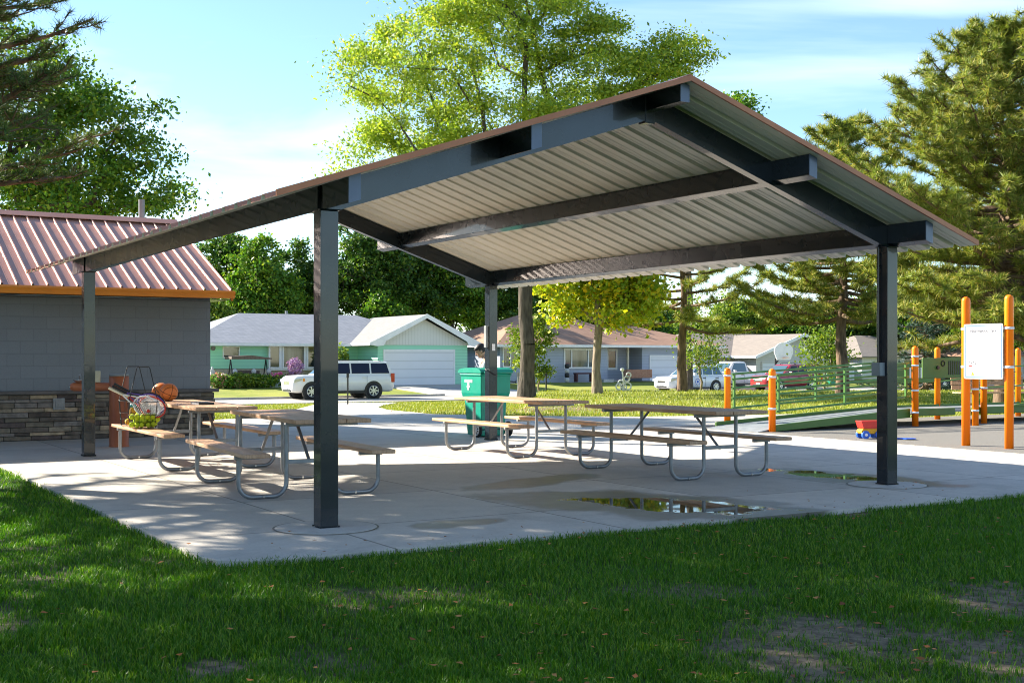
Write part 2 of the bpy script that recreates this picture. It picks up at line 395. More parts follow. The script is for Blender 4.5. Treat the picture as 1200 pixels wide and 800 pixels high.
tc=wn('ShaderNodeTexCoord'); sp=wn('ShaderNodeSeparateXYZ'); nt.links.new(tc.outputs['Generated'],sp.inputs[0])
def wm(op,a,b=0.):
    x=wn('ShaderNodeMath',operation=op)
    for i,v in enumerate((a,b)):
        if isinstance(v,(int,float)): x.inputs[i].default_value=v
        else: nt.links.new(v,x.inputs[i])
    return x.outputs[0]
zz=wm('ADD',wm('MAXIMUM',sp.outputs[2],0.),.12)
cx=wm('DIVIDE',sp.outputs[0],zz); cy=wm('DIVIDE',sp.outputs[1],zz)
cb=wn('ShaderNodeCombineXYZ'); nt.links.new(wm('MULTIPLY',cx,.55),cb.inputs[0]); nt.links.new(wm('MULTIPLY',cy,.9),cb.inputs[1])
n1=wn('ShaderNodeTexNoise'); n1.inputs['Scale'].default_value=1.1; n1.inputs['Detail'].default_value=7; n1.inputs['Roughness'].default_value=.52; n1.inputs['Distortion'].default_value=.5
nt.links.new(cb.outputs[0],n1.inputs['Vector'])
# a bank of thin cloud low in the north-north-west, thinner streaks elsewhere
def blob(dx,dz,sx,sz):
    r=wm('DIVIDE',sp.outputs[0],wm('MAXIMUM',sp.outputs[1],.05)); q=wm('DIVIDE',sp.outputs[2],wm('MAXIMUM',sp.outputs[1],.05))
    a=wm('DIVIDE',wm('SUBTRACT',r,dx),sx); b=wm('DIVIDE',wm('SUBTRACT',q,dz),sz)
    d=wm('ADD',wm('MULTIPLY',a,a),wm('MULTIPLY',b,b))
    return wm('POWER',2.718,wm('MULTIPLY',d,-1.))
mk=wm('ADD',wm('MULTIPLY',blob(-.19,.165,.11,.04),.12),wm('MULTIPLY',blob(.33,.285,.16,.012),.20))
mk=wm('ADD',mk,wm('MULTIPLY',blob(-.1,.05,.5,.07),.05))
cr=wn('ShaderNodeValToRGB'); cr.color_ramp.elements[0].position=.50; cr.color_ramp.elements[1].position=.80
nt.links.new(wm('ADD',n1.outputs[0],mk),cr.inputs[0])
mx=wn('ShaderNodeMix',data_type='RGBA'); nt.links.new(wm('MULTIPLY',cr.outputs[0],.75),mx.inputs[0])
tn=wn('ShaderNodeMix',data_type='RGBA',blend_type='MULTIPLY'); tn.inputs[0].default_value=1; nt.links.new(sky.outputs[0],tn.inputs[6]); tn.inputs[7].default_value=(.86,.94,.98,1); nt.links.new(tn.outputs[2],mx.inputs[6]); mx.inputs[7].default_value=(6.2,6.9,8.0,1)
bg=wn('ShaderNodeBackground'); bg.inputs[1].default_value=.076; nt.links.new(mx.outputs[2],bg.inputs[0])
wo=wn('ShaderNodeOutputWorld'); nt.links.new(bg.outputs[0],wo.inputs[0])
SC.view_settings.view_transform='Standard'; SC.view_settings.look='None'; SC.view_settings.gamma=1; SC.view_settings.exposure=1.85
SC.render.film_transparent=False; SC.cycles.pixel_filter_type='BLACKMAN_HARRIS'; SC.cycles.filter_width=1.05
cy_=SC.cycles; cy_.use_denoising=True; cy_.max_bounces=7; cy_.diffuse_bounces=4; cy_.glossy_bounces=3; cy_.transmission_bounces=4
cy_.transparent_max_bounces=4; cy_.caustics_reflective=False; cy_.caustics_refractive=False; cy_.sample_clamp_indirect=8

# ---------------------------------------------------------------- noise for numpy
_tab=np.random.default_rng(5).random((256,256))
def vnoise(x,y,sc):
    x=np.asarray(x)*sc+1000.; y=np.asarray(y)*sc+1000.; xi=np.floor(x).astype(int); yi=np.floor(y).astype(int); fx=x-xi; fy=y-yi
    fx=fx*fx*(3-2*fx); fy=fy*fy*(3-2*fy)
    g=lambda a,b:_tab[a%256,b%256]
    return (g(xi,yi)*(1-fx)+g(xi+1,yi)*fx)*(1-fy)+(g(xi,yi+1)*(1-fx)+g(xi+1,yi+1)*fx)*fy
def fbm(x,y,sc,o=4):
    s=0;a=.5
    for i in range(o): s=s+a*vnoise(x,y,sc*2**i+i*.13); a*=.5
    return s/(1-.5**o)
patches=[(1000,748,.50),(930,762,.38),(1120,742,.42),(1190,700,.35),(1180,770,.35),(250,775,.13),(1000,735,.2),(860,748,.26),(900,600,.12),(1000,597,.16)]
patches=[(*G(a,b),r) for a,b,r in patches]
def bare(x,y):
    b=np.zeros_like(np.asarray(x,dtype=float)); n=.55*fbm(x,y,2.2,4)+.45*fbm(x+5,y,9.,4)
    for (a,c,r) in patches:
        d=np.hypot((x-a),(y-c)*.75)/r
        b=np.maximum(b,np.clip(1.45-d+(n-.5)*3.0,0,1))
    return np.maximum(b*.95,np.clip((fbm(x+9,y,1.1,4)-.64)*5,0,.6))
# ---------------------------------------------------------------- ground
def axis(*segs):
    out=[]
    for a,b,s in segs: out.append(np.arange(a,b,s))
    return np.concatenate(out+[np.array([segs[-1][1]])])
xs=axis((-600,-120,40),(-120,-40,4),(-40,-9,1),(-9,9,.1),(9,40,1),(40,120,4),(120,600,40))
ys=axis((-60,2,4),(2,16,.1),(16,90,1),(90,130,4),(130,900,50))
X,Y=np.meshgrid(xs,ys); Z=terr(X,Y)-.04+(fbm(X,Y,1.5,3)-.5)*.03*(Y<16)-.0
vv=-(X-AX)*SU+(Y-AY)*CU; uu=(X-AX)*CU+(Y-AY)*SU
onpatio=(uu>-1.2)&(vv>-1.2)&(Y<20); Z=np.where(onpatio,-.05,Z)
ny,nx=X.shape; idx=np.arange(nx*ny).reshape(ny,nx)
fc=np.stack([idx[:-1,:-1],idx[:-1,1:],idx[1:,1:],idx[1:,:-1]],-1).reshape(-1,4)
def ground_mat():
    t=NT('lawn_soil_and_turf'); v=t.co(); at_=t.n('ShaderNodeAttribute'); at_.attribute_name='bare'
    f=t.noise(v,14,6,.7); n=t.noise(v,.35,5,.6); m=t.noise(v,2.5,5,.7)
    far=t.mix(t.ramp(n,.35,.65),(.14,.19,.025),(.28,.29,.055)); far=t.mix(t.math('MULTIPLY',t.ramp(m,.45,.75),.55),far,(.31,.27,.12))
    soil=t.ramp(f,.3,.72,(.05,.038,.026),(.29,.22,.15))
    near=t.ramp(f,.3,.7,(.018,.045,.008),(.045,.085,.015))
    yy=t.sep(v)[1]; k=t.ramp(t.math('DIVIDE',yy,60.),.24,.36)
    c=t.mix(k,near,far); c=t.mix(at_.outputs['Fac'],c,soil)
    return t.done(t.bsdf(c,.95,0,t.bump(f,.7,.02),.15))
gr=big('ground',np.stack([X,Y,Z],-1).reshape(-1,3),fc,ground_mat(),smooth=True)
a_=gr.data.attributes.new('bare','FLOAT','POINT')
bv=np.where(Y<17,bare(X,Y),0.)
# worn dry soil under the trees of the island beyond the patio
isl=np.clip(1.2-np.hypot((X-1.2)/4.2,(Y-33.)/2.6)+(fbm(X,Y,.9,4)-.5)*1.5,0,.85)*(Y>28)
isl2=np.clip(1.2-np.hypot((X-.5)/1.6,(Y-44.6)/1.2),0,.8)*(Y>28)
a_.data.foreach_set('value',np.maximum(np.maximum(bv,isl),isl2).ravel().astype(np.float32)); tag(gr,kind='structure')

import bmesh
def drape(name,poly,mat,dz=0.,skirt=.12,step=1.0,kind='structure'):
    bm=bmesh.new(); vs=[bm.verts.new((p[0],p[1],0)) for p in poly]; bm.faces.new(vs)
    xsn=[p[0] for p in poly]; ysn=[p[1] for p in poly]
    if step:
        for ax,lo,hi in ((0,min(xsn),max(xsn)),(1,min(ysn),max(ysn))):
            k=math.ceil(lo/step)*step
            while k<hi:
                n=(1,0,0) if ax==0 else (0,1,0); c=(k,0,0) if ax==0 else (0,k,0)
                bmesh.ops.bisect_plane(bm,geom=bm.verts[:]+bm.edges[:]+bm.faces[:],plane_co=c,plane_no=n); k+=step
    bm.normal_update()
    for v in bm.verts: v.co.z=gz(v.co.x,v.co.y)+dz
    if bm.faces[:][0].normal.z<0: bmesh.ops.reverse_faces(bm,faces=bm.faces[:])
    ed=[e for e in bm.edges if e.is_boundary]
    r=bmesh.ops.extrude_edge_only(bm,edges=ed)
    for v in [g for g in r['geom'] if isinstance(g,bmesh.types.BMVert)]: v.co.z-=skirt
    Mi=(Matrix.Translation((AX,AY,0))@Matrix.Rotation(TH,4,'Z')).inverted()
    bm.transform(Mi); bmesh.ops.recalc_face_normals(bm,faces=bm.faces)
    me=bpy.data.meshes.new(name); bm.to_mesh(me); bm.free(); me.materials.append(mat)
    o=bpy.data.objects.new(name,me); COL.objects.link(o); o.location=(AX,AY,0); o.rotation_euler.z=TH
    return tag(o,kind=kind)
def w2(u,v): p=W(u,v); return (p.x,p.y)
corner=[w2(-1.28+.35-.35*math.cos(a),-1.27+.35-.35*math.sin(a)) for a in (0,R(30),R(60),R(90))]
main=corner[::-1]
main=[w2(-1.28,8),w2(-9,8),w2(-9,12.3),w2(2.9,12.3),G(246,492),G(300,489),G(340,481),G(366,474.5),G(372,472),G(467,471.3),G(449,474.5),G(443,477),G(455,480),G(507,485),G(600,487),G(744,488),G(860,486.5),G(1010,483),G(1012,489.5),w2(13.5,10.8),w2(14,5),w2(14,-1.27)]+corner[::-1]
patio=drape('patio',main,M['patio'])
street=drape('street',[w2(-60,46.3),w2(120,46.3),w2(120,52.3),w2(-60,52.3)],M['road'],.008,.1,3.)
kerb=drape('kerb',[w2(-60,52.3),w2(29,52.3),w2(29,52.5),w2(-60,52.5)],M['path'],.12,.3,3.)
kerb2=drape('kerb',[w2(36.5,52.3),w2(120,52.3),w2(120,52.5),w2(36.5,52.5)],M['path'],.12,.3,3.)
drive=drape('driveway',[w2(28.4,52.2),w2(37.2,52.2),w2(36.2,54),w2(36.2,62),w2(29.4,62),w2(29.4,54)],M['path'],.02,.1,2.)
drive2=drape('driveway',[w2(50.5,52.2),w2(59,52.2),w2(58,54),w2(58,64),w2(51.5,64),w2(51.5,54)],M['path'],.02,.1,2.)
rub=drape('playground_surface',[w2(11.2,-1.27),w2(40,-1.27),w2(40,9.8),w2(11.35,9.8)],M['rubberground'],.005,.05,0)
# footing pads round the two front posts
for (u_,v_) in ((0,0),(6.35,0)):
    b=MB(); b.lathe([(.40,-.03),(.40,.006),(.385,.0085),(.0001,.0085)],(0,0,0),48,0,False)
    o=b.build('post_footing',M['slab'],loc=W(u_,v_)); tag(o,kind='structure')
    b=MB(); n=48; vs=[];fs=[]
    for i in range(n):
        a=2*PI*i/n
        vs+= [(.402*math.cos(a),.402*math.sin(a),.0045),(.418*math.cos(a),.418*math.sin(a),.0045)]
    for i in range(n): j=(i+1)%n; fs.append((2*i,2*i+1,2*j+1,2*j))
    b.add(vs,fs); o=b.build('expansion_joint',M['black'],loc=W(u_,v_)); tag(o,kind='structure')
# puddles
def puddle(cu,cv,a,b,ang,seed,ph):
    n=72; vs=[(0,0,0)]
    for i in range(n):
        t=2*PI*i/n; k=1+.30*math.sin(2*t+ph)*.5+.22*math.sin(3*t+seed)+.12*math.sin(5*t+seed*2)+.06*math.sin(11*t+seed)
        x=a*k*math.cos(t); y=b*k*math.sin(t); vs.append((x*math.cos(ang)-y*math.sin(ang),x*math.sin(ang)+y*math.cos(ang),0))
    bb=MB(); bb.add(vs,[(0,i+1,(i+1)%n+1) for i in range(n)])
    o=bb.build('puddle',M['water'],loc=W(cu,cv,.0045),rot=TH); tag(o,kind='structure')


# ---------------------------------------------------------------- grass
def inpoly(x,y,poly):
    r=np.zeros(x.shape,bool); n=len(poly)
    for i in range(n):
        x1,y1=poly[i][0],poly[i][1]; x2,y2=poly[(i+1)%n][0],poly[(i+1)%n][1]
        if y1==y2: continue
        c=((y1>y)!=(y2>y))&(x<(x2-x1)*(y-y1)/(y2-y1)+x1); r^=c
    return r
def blades(x,y,z,h,wd,name,mat,lean=.5,three=True):
    n=len(x); a=rng.uniform(0,2*PI,n); la=rng.uniform(0,2*PI,n); ln=h*lean*rng.uniform(.1,1.,n)
    dx,dy=np.cos(a)*wd/2,np.sin(a)*wd/2; lx,ly=np.cos(la)*ln,np.sin(la)*ln
    P=np.stack([x,y,z],-1)
    if three:
        V_=np.empty((n,5,3)); V_[:,0]=P-np.stack([dx,dy,0*dx],-1); V_[:,1]=P+np.stack([dx,dy,0*dx],-1)
        Mi=P+np.stack([lx*.35,ly*.35,h*.6],-1); V_[:,2]=Mi-np.stack([dx,dy,0*dx],-1)*.75; V_[:,3]=Mi+np.stack([dx,dy,0*dx],-1)*.75
        V_[:,4]=P+np.stack([lx,ly,h*rng.uniform(.8,1,n)],-1)
        b=np.arange(n)*5; f=np.stack([np.stack([b,b+1,b+3],-1),np.stack([b,b+3,b+2],-1),np.stack([b+2,b+3,b+4],-1)],1).reshape(-1,3)
    else:
        V_=np.empty((n,3,3)); V_[:,0]=P-np.stack([dx,dy,0*dx],-1); V_[:,1]=P+np.stack([dx,dy,0*dx],-1); V_[:,2]=P+np.stack([lx,ly,h],-1)
        b=np.arange(n)*3; f=np.stack([b,b+1,b+2],-1)
    return big(name,V_.reshape(-1,3),f,mat)
N=380000
yy=4.3*(17./4.3)**rng.random(N); xx=rng.uniform(-.47,.47,N)*yy+rng.normal(0,.15,N)
n2=130000; y2=3.2*(17./3.2)**rng.random(n2); x2=rng.uniform(-1.,1.,n2)*(y2*.75+1.6); k2=np.abs(x2)>.44*y2; xx=np.concatenate([xx,x2[k2]]); yy=np.concatenate([yy,y2[k2]]); N=len(xx)
vv=-(xx-AX)*SU+(yy-AY)*CU; uu=(xx-AX)*CU+(yy-AY)*SU
edge=(fbm(xx,yy,3.,3)-.5)*.16; ok=~((uu>-1.25+edge)&(vv>-1.24+edge)); 
bb_=bare(xx,yy); ok&=rng.random(N)>bb_*.93; ok&=rng.random(N)>.35*(fbm(xx,yy,5,2)<.42)
xx,yy,bb_,uu,vv=[q[ok] for q in (xx,yy,bb_,uu,vv)]
h=(.010+.040*fbm(xx,yy,1.6,3)*rng.uniform(.5,1.5,len(xx)))*(1-.45*bb_)
near_e=np.clip(1-np.minimum(np.abs(uu+1.28),np.abs(vv+1.27))/.22,0,1); h*=1+.55*near_e*rng.random(len(xx))
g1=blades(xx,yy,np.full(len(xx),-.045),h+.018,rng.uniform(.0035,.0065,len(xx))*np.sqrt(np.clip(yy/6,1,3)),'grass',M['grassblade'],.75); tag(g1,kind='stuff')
N=130000
yy=26*(60/26.)**rng.random(N); xx=rng.uniform(-.50,.60,N)*yy
road=[w2(-60,46.3),w2(120,46.3),w2(120,52.3),w2(-60,52.3)]; rb=[w2(11.2,-1.27),w2(40,-1.27),w2(40,9.8),w2(11.35,9.8)]
bld=[w2(-30,12),w2(2.9,12),w2(2.9,20),w2(-30,20)]
ok=~(inpoly(xx,yy,main)|inpoly(xx,yy,road)|inpoly(xx,yy,rb)|inpoly(xx,yy,bld))
isl=np.clip(1.2-np.hypot((xx-1.2)/4.2,(yy-33.)/2.6)+(fbm(xx,yy,.9,4)-.5)*1.5,0,.85); ok&=rng.random(N)>isl
xx,yy=xx[ok],yy[ok]
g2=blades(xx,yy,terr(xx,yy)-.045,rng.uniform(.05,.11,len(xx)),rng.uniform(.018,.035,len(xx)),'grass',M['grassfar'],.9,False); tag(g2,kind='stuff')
# fallen leaves and twigs
def litter(n,fn,size,name='fallen_leaves'):
    x,y,z=fn(n); n=len(x); a=rng.uniform(0,2*PI,n); s=rng.uniform(.6,1.2,n)*size; tl=rng.uniform(-.5,.5,(n,4))*s[:,None]
    V_=np.empty((n,4,3))
    for k in range(4):
        r_=s*(1. if k%2==0 else .55)*.5; V_[:,k,0]=x+np.cos(a+k*PI/2)*r_; V_[:,k,1]=y+np.sin(a+k*PI/2)*r_; V_[:,k,2]=z+np.abs(tl[:,k])*.6
    b=np.arange(n)*4; return big(name,V_.reshape(-1,3),np.stack([b,b+1,b+2,b+3],-1),M['litter'])
def near_l(n):
    y=4.6*(10.5/4.6)**rng.random(n); x=rng.uniform(-.42,.42,n)*y
    v_=-(x-AX)*SU+(y-AY)*CU; u_=(x-AX)*CU+(y-AY)*SU
    k=~((u_>-1.3)&(v_>-1.3)); k&=(rng.random(n)<np.clip((x/y+.42)/.6,.10,1)); k&=(rng.random(n)<.15+1.2*fbm(x+3,y,.9,3)**2)
    x,y=x[k],y[k]; return x,y,np.full(len(x),.008)
o=litter(1500,near_l,.042); tag(o,'scattered brown and orange fallen leaves lying on the shaded grass','leaves',kind='stuff')
def pat_l(n):
    u_=rng.uniform(-1.2,6.5,n); v_=-1.2+rng.exponential(.45,n); x=AX+u_*CU-v_*SU; y=AY+u_*SU+v_*CU; return x,y,np.full(n,.006)
o=litter(70,pat_l,.032); tag(o,'a few dry leaves blown on to the edge of the patio','leaves',kind='stuff')
def isl_l(n):
    x=rng.normal(1.5,3.5,n); y=rng.normal(33,3,n); return x,y,terr(x,y)-.02
o=litter(500,isl_l,.09); tag(o,'dry fallen leaves on the worn soil beyond the patio','leaves',kind='stuff')
# ---------------------------------------------------------------- picnic shelter (local frame: x = gable width, y = ridge direction)
SW,SL=6.35,8.3; SLP=.332; OV=.65; RO0,RO1=-.62,9.15; RT=3.83   # RT: roof underside height at the ridge
def zu(u): return RT-.05-abs(u-SW/2)*SLP                          # underside of the roof sheet
sh=thing('picnic_shelter','open steel picnic shelter with dark posts and a gabled ribbed metal roof','shelter',(AX,AY,0),TH)
def cpost(x,y,face=1):
    b=MB(); s=.075
    # closed box column with a shallow seam on each face
    b.box(x-s,y-s,.012,x+s,y+s,2.50)
    b.box(x-s-.012,y-s-.012,2.50,x+s+.012,y+s+.012,2.512)
    b.build('post',M['steel'],sh,bevel=.006)
    p=MB(); p.box(x-.085,y-.085,.0,x+.085,y+.085,.011)
    for i in (-1,1):
        for j in (-1,1): p.cyl((x+i*.078,y+j*.078,.0),(x+i*.078,y+j*.078,.022),.007,6)
    p.build('base_plate',M['steel'],sh)
for x in (0,SW):
    for y in (0,SL): cpost(x,y)
a=math.atan(SLP)
for y in (0,SL):
    for sgn in (-1,1):
        b=MB(); x0=SW/2+sgn*SW/2+sgn*.02; xm=SW/2+sgn*.055; w_=.05
        t0=zu(x0)-.012; t1=zu(xm)-.012; d=.235
        b.prism([(x0,t0),(x0,t0-d),(xm,t1-d),(xm,t1)],y-w_,y+w_)
        b.build('rafter',M['steel'],sh,bevel=.005)
    b=MB(); b.box(SW/2-.054,y-.056,zu(SW/2)-.285,SW/2+.054,y+.056,zu(SW/2)-.03); b.build('ridge_plate',M['steel'],sh,bevel=.004)
for k,x in enumerate((0,1.62,SW/2,4.73,SW)):
    b=MB(); w_=.05; zt=zu(x)-.006; dd=.20 if k!=2 else .17
    sl_=SLP if x<SW/2-.1 else (-SLP if x>SW/2+.1 else 0)
    sec=[(x-w_,zt-w_*sl_),(x+w_,zt+w_*sl_),(x+w_,zt+w_*sl_-dd),(x-w_,zt-w_*sl_-dd)] if k!=2 else [(x-w_,zt-.02),(x,zt-.003),(x+w_,zt-.02),(x+w_,zt-dd),(x-w_,zt-dd)]
    spans=[(RO0+.07,-.052),(.052,SL-.052),(SL+.052,RO1-.08)]
    for (y0,y1) in spans: b.prism(sec,y0,y1)
    pu_=b.build('purlin',M['steel'],sh,bevel=.004)
    q=MB(); q.prism(sec,RO0+.062,RO0+.0695); q.build('end_cap',M['steel_cap_sky'],pu_)
# ribbed roof sheets, copper above, off-white below
PR=.305; prof=[]; v=RO0
while v<RO1-.01:
    for dv,h in ((0,0),(.095,0),(.10,.004),(.112,.004),(.117,0),(.165,0),(.17,.004),(.182,.004),(.187,0),(.215,0),(.228,.036),(.292,.036),(.305,0)):
        if v+dv<=RO1 and not (dv==.305): prof.append((v+dv,h))
    v+=PR
prof.append((RO1,0.))
for sgn in (-1,1):
    b=MB(); xe=SW/2+sgn*(SW/2+OV); xr=SW/2
    n=len(prof)
    def row(off): return [(xr,v_,zu(xr)+h+off) for v_,h in prof]+[(xe,v_,zu(xe)+h+off) for v_,h in prof]
    t_=row(.006); u_=row(0.)
    b.add(t_,[(i,i+1,n+i+1,n+i) for i in range(n-1)],0); b.add(u_,[(i,i+1,n+i+1,n+i) for i in range(n-1)],1)
    # closed sheet edge at the eave
    b.add(t_[n:]+u_[n:],[(i,i+1,n+i+1,n+i) for i in range(n-1)],0)
    b.build('roof_sheet',[M['copper'],M['soffit']],sh)
    for y in (RO0,RO1):
        q=MB(); yo=-.028 if y<0 else .006
        q.prism([(xr,zu(xr)-.004),(xe,zu(xe)-.004),(xe,zu(xe)+.046),(xr,zu(xr)+.046)],y+yo,y+yo+.022)
        q.build('rake_trim',M['copper_dark'],sh)
b=MB(); b.prism([(SW/2-.16,zu(SW/2-.16)+.040),(SW/2,zu(SW/2)+.05),(SW/2+.16,zu(SW/2+.16)+.040),(SW/2+.16,zu(SW/2+.16)+.046),(SW/2,zu(SW/2)+.058),(SW/2-.16,zu(SW/2-.16)+.046)],RO0-.01,RO1+.01)
b.build('ridge_cap',M['copper_dark'],sh)
# electrical box on the right front post, strips on the back post
b=MB(); b.box(SW-.145,-.04,1.15,SW-.076,.08,1.29); b.box(SW-.149,-.037,1.155,SW-.145,.077,1.285); b.build('outlet_box',M['plate'],sh,bevel=.004)
b=MB(); b.cyl((SW-.095,.03,1.29),(SW-.095,.03,2.5),.009,8); b.build('conduit',M['steel'],sh)
b=MB(); b.box(SW-.125,SL-.05,1.50,SW-.077,SL+.02,1.85); b.build('outlet_strip',M['plate'],sh,bevel=.004)
b=MB(); b.box(SW-.03,SL-.081,1.45,SW+.03,SL-.076,1.56); b.build('switch_plate',M['whitepl'],sh,bevel=.002)
b=MB(); b.tube([(SW+.082*math.cos(t)*1.25,SL+.082*math.sin(t)*1.25,1.10+.05*math.sin(t-1.)) for t in [2*PI*i/16 for i in range(16)]],.008,6,0,False,True)
cord=b.build('bungee_cord',M['black'],loc=(AX,AY,0),rot=TH); tag(cord,'dark bungee cord wrapped round the back shelter post above the green bin','cord')

# ---------------------------------------------------------------- picnic tables
def make_table(label,cx,cy,rot,L=2.44,fs=.855,shift=0.,dark=False):
    t=thing('picnic_table',label,'picnic table',(cx,cy,0),R(rot),'brown plank picnic tables on the patio')
    hl=L/2
    b=MB(); w3=.245
    for i in (-1,0,1): b.box(shift+i*(w3+.007)-w3/2,-hl,.72,shift+i*(w3+.007)+w3/2,hl,.76)
    b.build('tabletop',M['plank'],t,bevel=.006)
    for s in (-1,1):
        b=MB(); b.box(s*.62-.124,-hl,.415,s*.62+.124,hl,.453); b.build('seat',M['plank'],t,bevel=.007)
    r=.0215
    for e in (-1,1):
        y=e*fs
        for s in (-1,1):
            # pipe loop: up to the seat, along the ground, up to the table top
            x0,x1=s*.70,s*.235; rr=.13; pts=[(x0,y,.40)]
            for k in range(7):
                a_=PI/2*k/6; pts.append((x0-s*rr*(1-math.cos(a_)),y,r+rr-rr*math.sin(a_)))
            for k in range(7):
                a_=PI/2*k/6; pts.append((x1+s*rr*(1-math.sin(a_)),y,r+rr-rr*math.cos(a_)))
            pts.append((x1,y,.70))
            b=MB(); b.tube(pts,r,10); b.build('leg',M['galv'],t)
            b=MB(); b.bar((s*.50,y,.398),(s*.74,y,.398),.045,.034); b.build('seat_bracket',M['galv'],t,bevel=.004)
            b=MB(); b.cyl((s*.46,y-.026,r),(s*.46,y+.026,r),.012,8); b.build('bolt',M['chrome'],t)
        b=MB(); b.bar((-.36+shift,y,.700),(.36+shift,y,.700),.05,.036); b.build('top_bracket',M['galv'],t,bevel=.005)
        b=MB(); b.bar((-.235,y,.345),(.235,y,.345),.03,.04); b.build('crossbar',M['galv'],t,bevel=.003)
        b=MB(); b.bar((0,y,.325),(0,y-e*.46,.715),.03,.012); b.build('brace',M['galv'],t)
    return t
T1=make_table('brown plank picnic table beside the grey block building, carrying two basketballs and a notebook',-4.05,15.85,30,2.75,1.02)
T2=make_table('empty brown plank picnic table directly behind the front left shelter post',-2.344,12.795,27,shift=.12)
T3=make_table('sunlit brown plank picnic table standing in front of the green wheeled bin',.09,17.6,31.2)
T4=make_table('shaded brown plank picnic table under the roof, nearest the puddle and the orange bollards',1.864,14.57,32)
def onT1(x,y,z=0): c,s=math.cos(R(30)),math.sin(R(30)); return Vector((-4.05+x*c-y*s,15.85+x*s+y*c,z))
# basketballs
def ball_mat():
    t=NT('basketball_orange'); v=t.co(); s=t.sep(v)
    def near(a,w): return t.math('LESS_THAN',t.math('ABSOLUTE',a),w)
    k=t.math('MAXIMUM',near(s[0],.0032),near(s[2],.0032))
    rr=t.math('SQRT',t.math('ADD',t.math('MULTIPLY',s[0],s[0]),t.math('MULTIPLY',s[2],s[2])))
    k=t.math('MAXIMUM',k,near(t.math('SUBTRACT',t.math('ABSOLUTE',t.math('SUBTRACT',s[1],t.math('MULTIPLY',rr,0.))),.072),.003))
    c=t.mix(k,t.mix(t.noise(v,9,3),(.60,.16,.035),(.68,.21,.06)),(.012,.01,.01))
    return t.done(t.bsdf(c,.5,0,t.bump(t.noise(v,160,2),.3,.002),.4))
M['bball']=ball_mat()
for k,(x,y,lab) in enumerate(((-.12,.80,'orange basketball at the front of the pair on the table corner'),(-.16,1.038,'orange basketball half hidden behind the other one on the table corner'))):
    b=MB(); b.sph((0,0,0),.12,28); o=b.build('basketball',M['bball'],loc=onT1(x,y,.761+.12)); o.rotation_euler=(R(20+k*25),R(15),R(35+40*k)); tag(o,lab,'basketball','basketballs on the picnic table')
nb=thing('notebook','dark closed notebook lying on the table behind the basketballs','notebook',onT1(-.02,-.42,.761),R(118))
b=MB(); b.box(-.20,-.09,0,.20,.09,.022); b.build('page_block',M['white'],nb)
b=MB(); b.box(-.205,-.095,.0221,.205,.095,.028); b.box(-.205,-.095,-.0002,-.2002,.095,.028); b.build('cover',M['black'],nb,bevel=.002)
# wire baskets with carrying handles, balls and rackets
def basket(loc,lab,rot):
    t=thing('ball_basket',lab,'basket',loc,R(rot),'wire ball baskets on the bench')
    a,h=.175,.33
    b=MB()
    for z,f in ((.012,.86),(.09,.9),(.17,.95),(h,1.)):
        b.tube([(i*a*f,j*a*f,z) for i,j in ((-1,-1),(1,-1),(1,1),(-1,1))],.003 if z<h else .005,5,0,False,True)
    for k in range(6):
        q=-1+2*k/5
        for p in ((q,-1),(q,1),(-1,q),(1,q)): b.tube([(p[0]*a*.86,p[1]*a*.86,.012),(p[0]*a,p[1]*a,h)],.0022,5)
        b.tube([(q*a*.86,-a*.86,.012),(q*a*.86,a*.86,.012)],.002,5)
    b.build('wire_cage',M['black'],t)
    b=MB(); b.tube([(-a,0,h),(-a*.46,0,h+.42),(-a*.38,0,h+.44),(a*.38,0,h+.44),(a*.46,0,h+.42),(a,0,h)],.006,8); b.build('handle',M['black'],t)
    return t
B1=(-.62,.10,.455); B2=(-.60,.72,.455)
p1=onT1(*B1); p2=onT1(*B2)
basket(p1,'black wire ball basket packed with tennis balls, nearer end of the bench',12); basket(p2,'black wire ball basket behind the tennis ball basket',20)
def felt():
    t=NT('tennis_ball_felt'); v=t.co(); n=t.noise(v,60,2); c=t.ramp(n,.3,.7,(.36,.46,.02),(.55,.64,.04)); return t.done(t.bsdf(c,.9,0,t.bump(n,.5,.003),.2))
M['felt']=felt()
def small_ball(p,r,m,lab,name='tennis_ball',cat='ball',grp='tennis balls in the wire basket'):
    b=MB(); b.sph((0,0,0),r,12); o=b.build(name,m,loc=p); tag(o,lab,cat,grp); return o
c12,s12=math.cos(R(12)),math.sin(R(12))
first=None
for lz in range(3):
    for i in range(5):
        for j in range(4):
            if lz==2 and (i>2 and j>1): continue
            q=.068; x,y=(i-2)*q*(.93)+(.03 if lz==1 else 0)+random.uniform(-.016,.016),(j-1.5)*q+(.03 if lz==1 else 0)+random.uniform(-.016,.016)
            p=p1+Vector((x*c12-y*s12,x*s12+y*c12,.012+.033+lz*.052+random.uniform(-.006,.010)))
            if first is None: first=small_ball(p,.033,M['felt'],'yellow green tennis ball heaped inside the nearer wire basket')
            else:
                o=first.copy(); COL.objects.link(o); o.location=p
small_ball(p1+Vector((.07,-.02,.215)),.026,M['red'],'small red ball on top of the tennis balls','toy_ball','ball','toy balls')
for k,(dx,dy,m,lab) in enumerate(((-.05,-.06,M['yorange'],'orange yellow foam ball low in the rear basket'),(-.10+.02,.03,M['felt'],'yellow green ball at the left of the rear basket'),(.05,-.03,M['yellow'],'plain yellow ball in the middle of the rear basket'),(.03,.06,M['yorange'],'amber ball at the back of the rear basket'))):
    small_ball(p2+Vector((dx,dy,.012+.04)),.04,m,lab,'foam_ball','ball','balls in the rear basket')
jug=thing('sports_bottle','yellow sports bottle with a teal cap standing in the rear basket','bottle',p2+Vector((-.0,.0,.092)),0)
b=MB(); b.lathe([(.045,0),(.052,.02),(.052,.11),(.03,.14),(.03,.15)],(0,0,0),16); b.build('bottle_body',M['yorange'],jug)
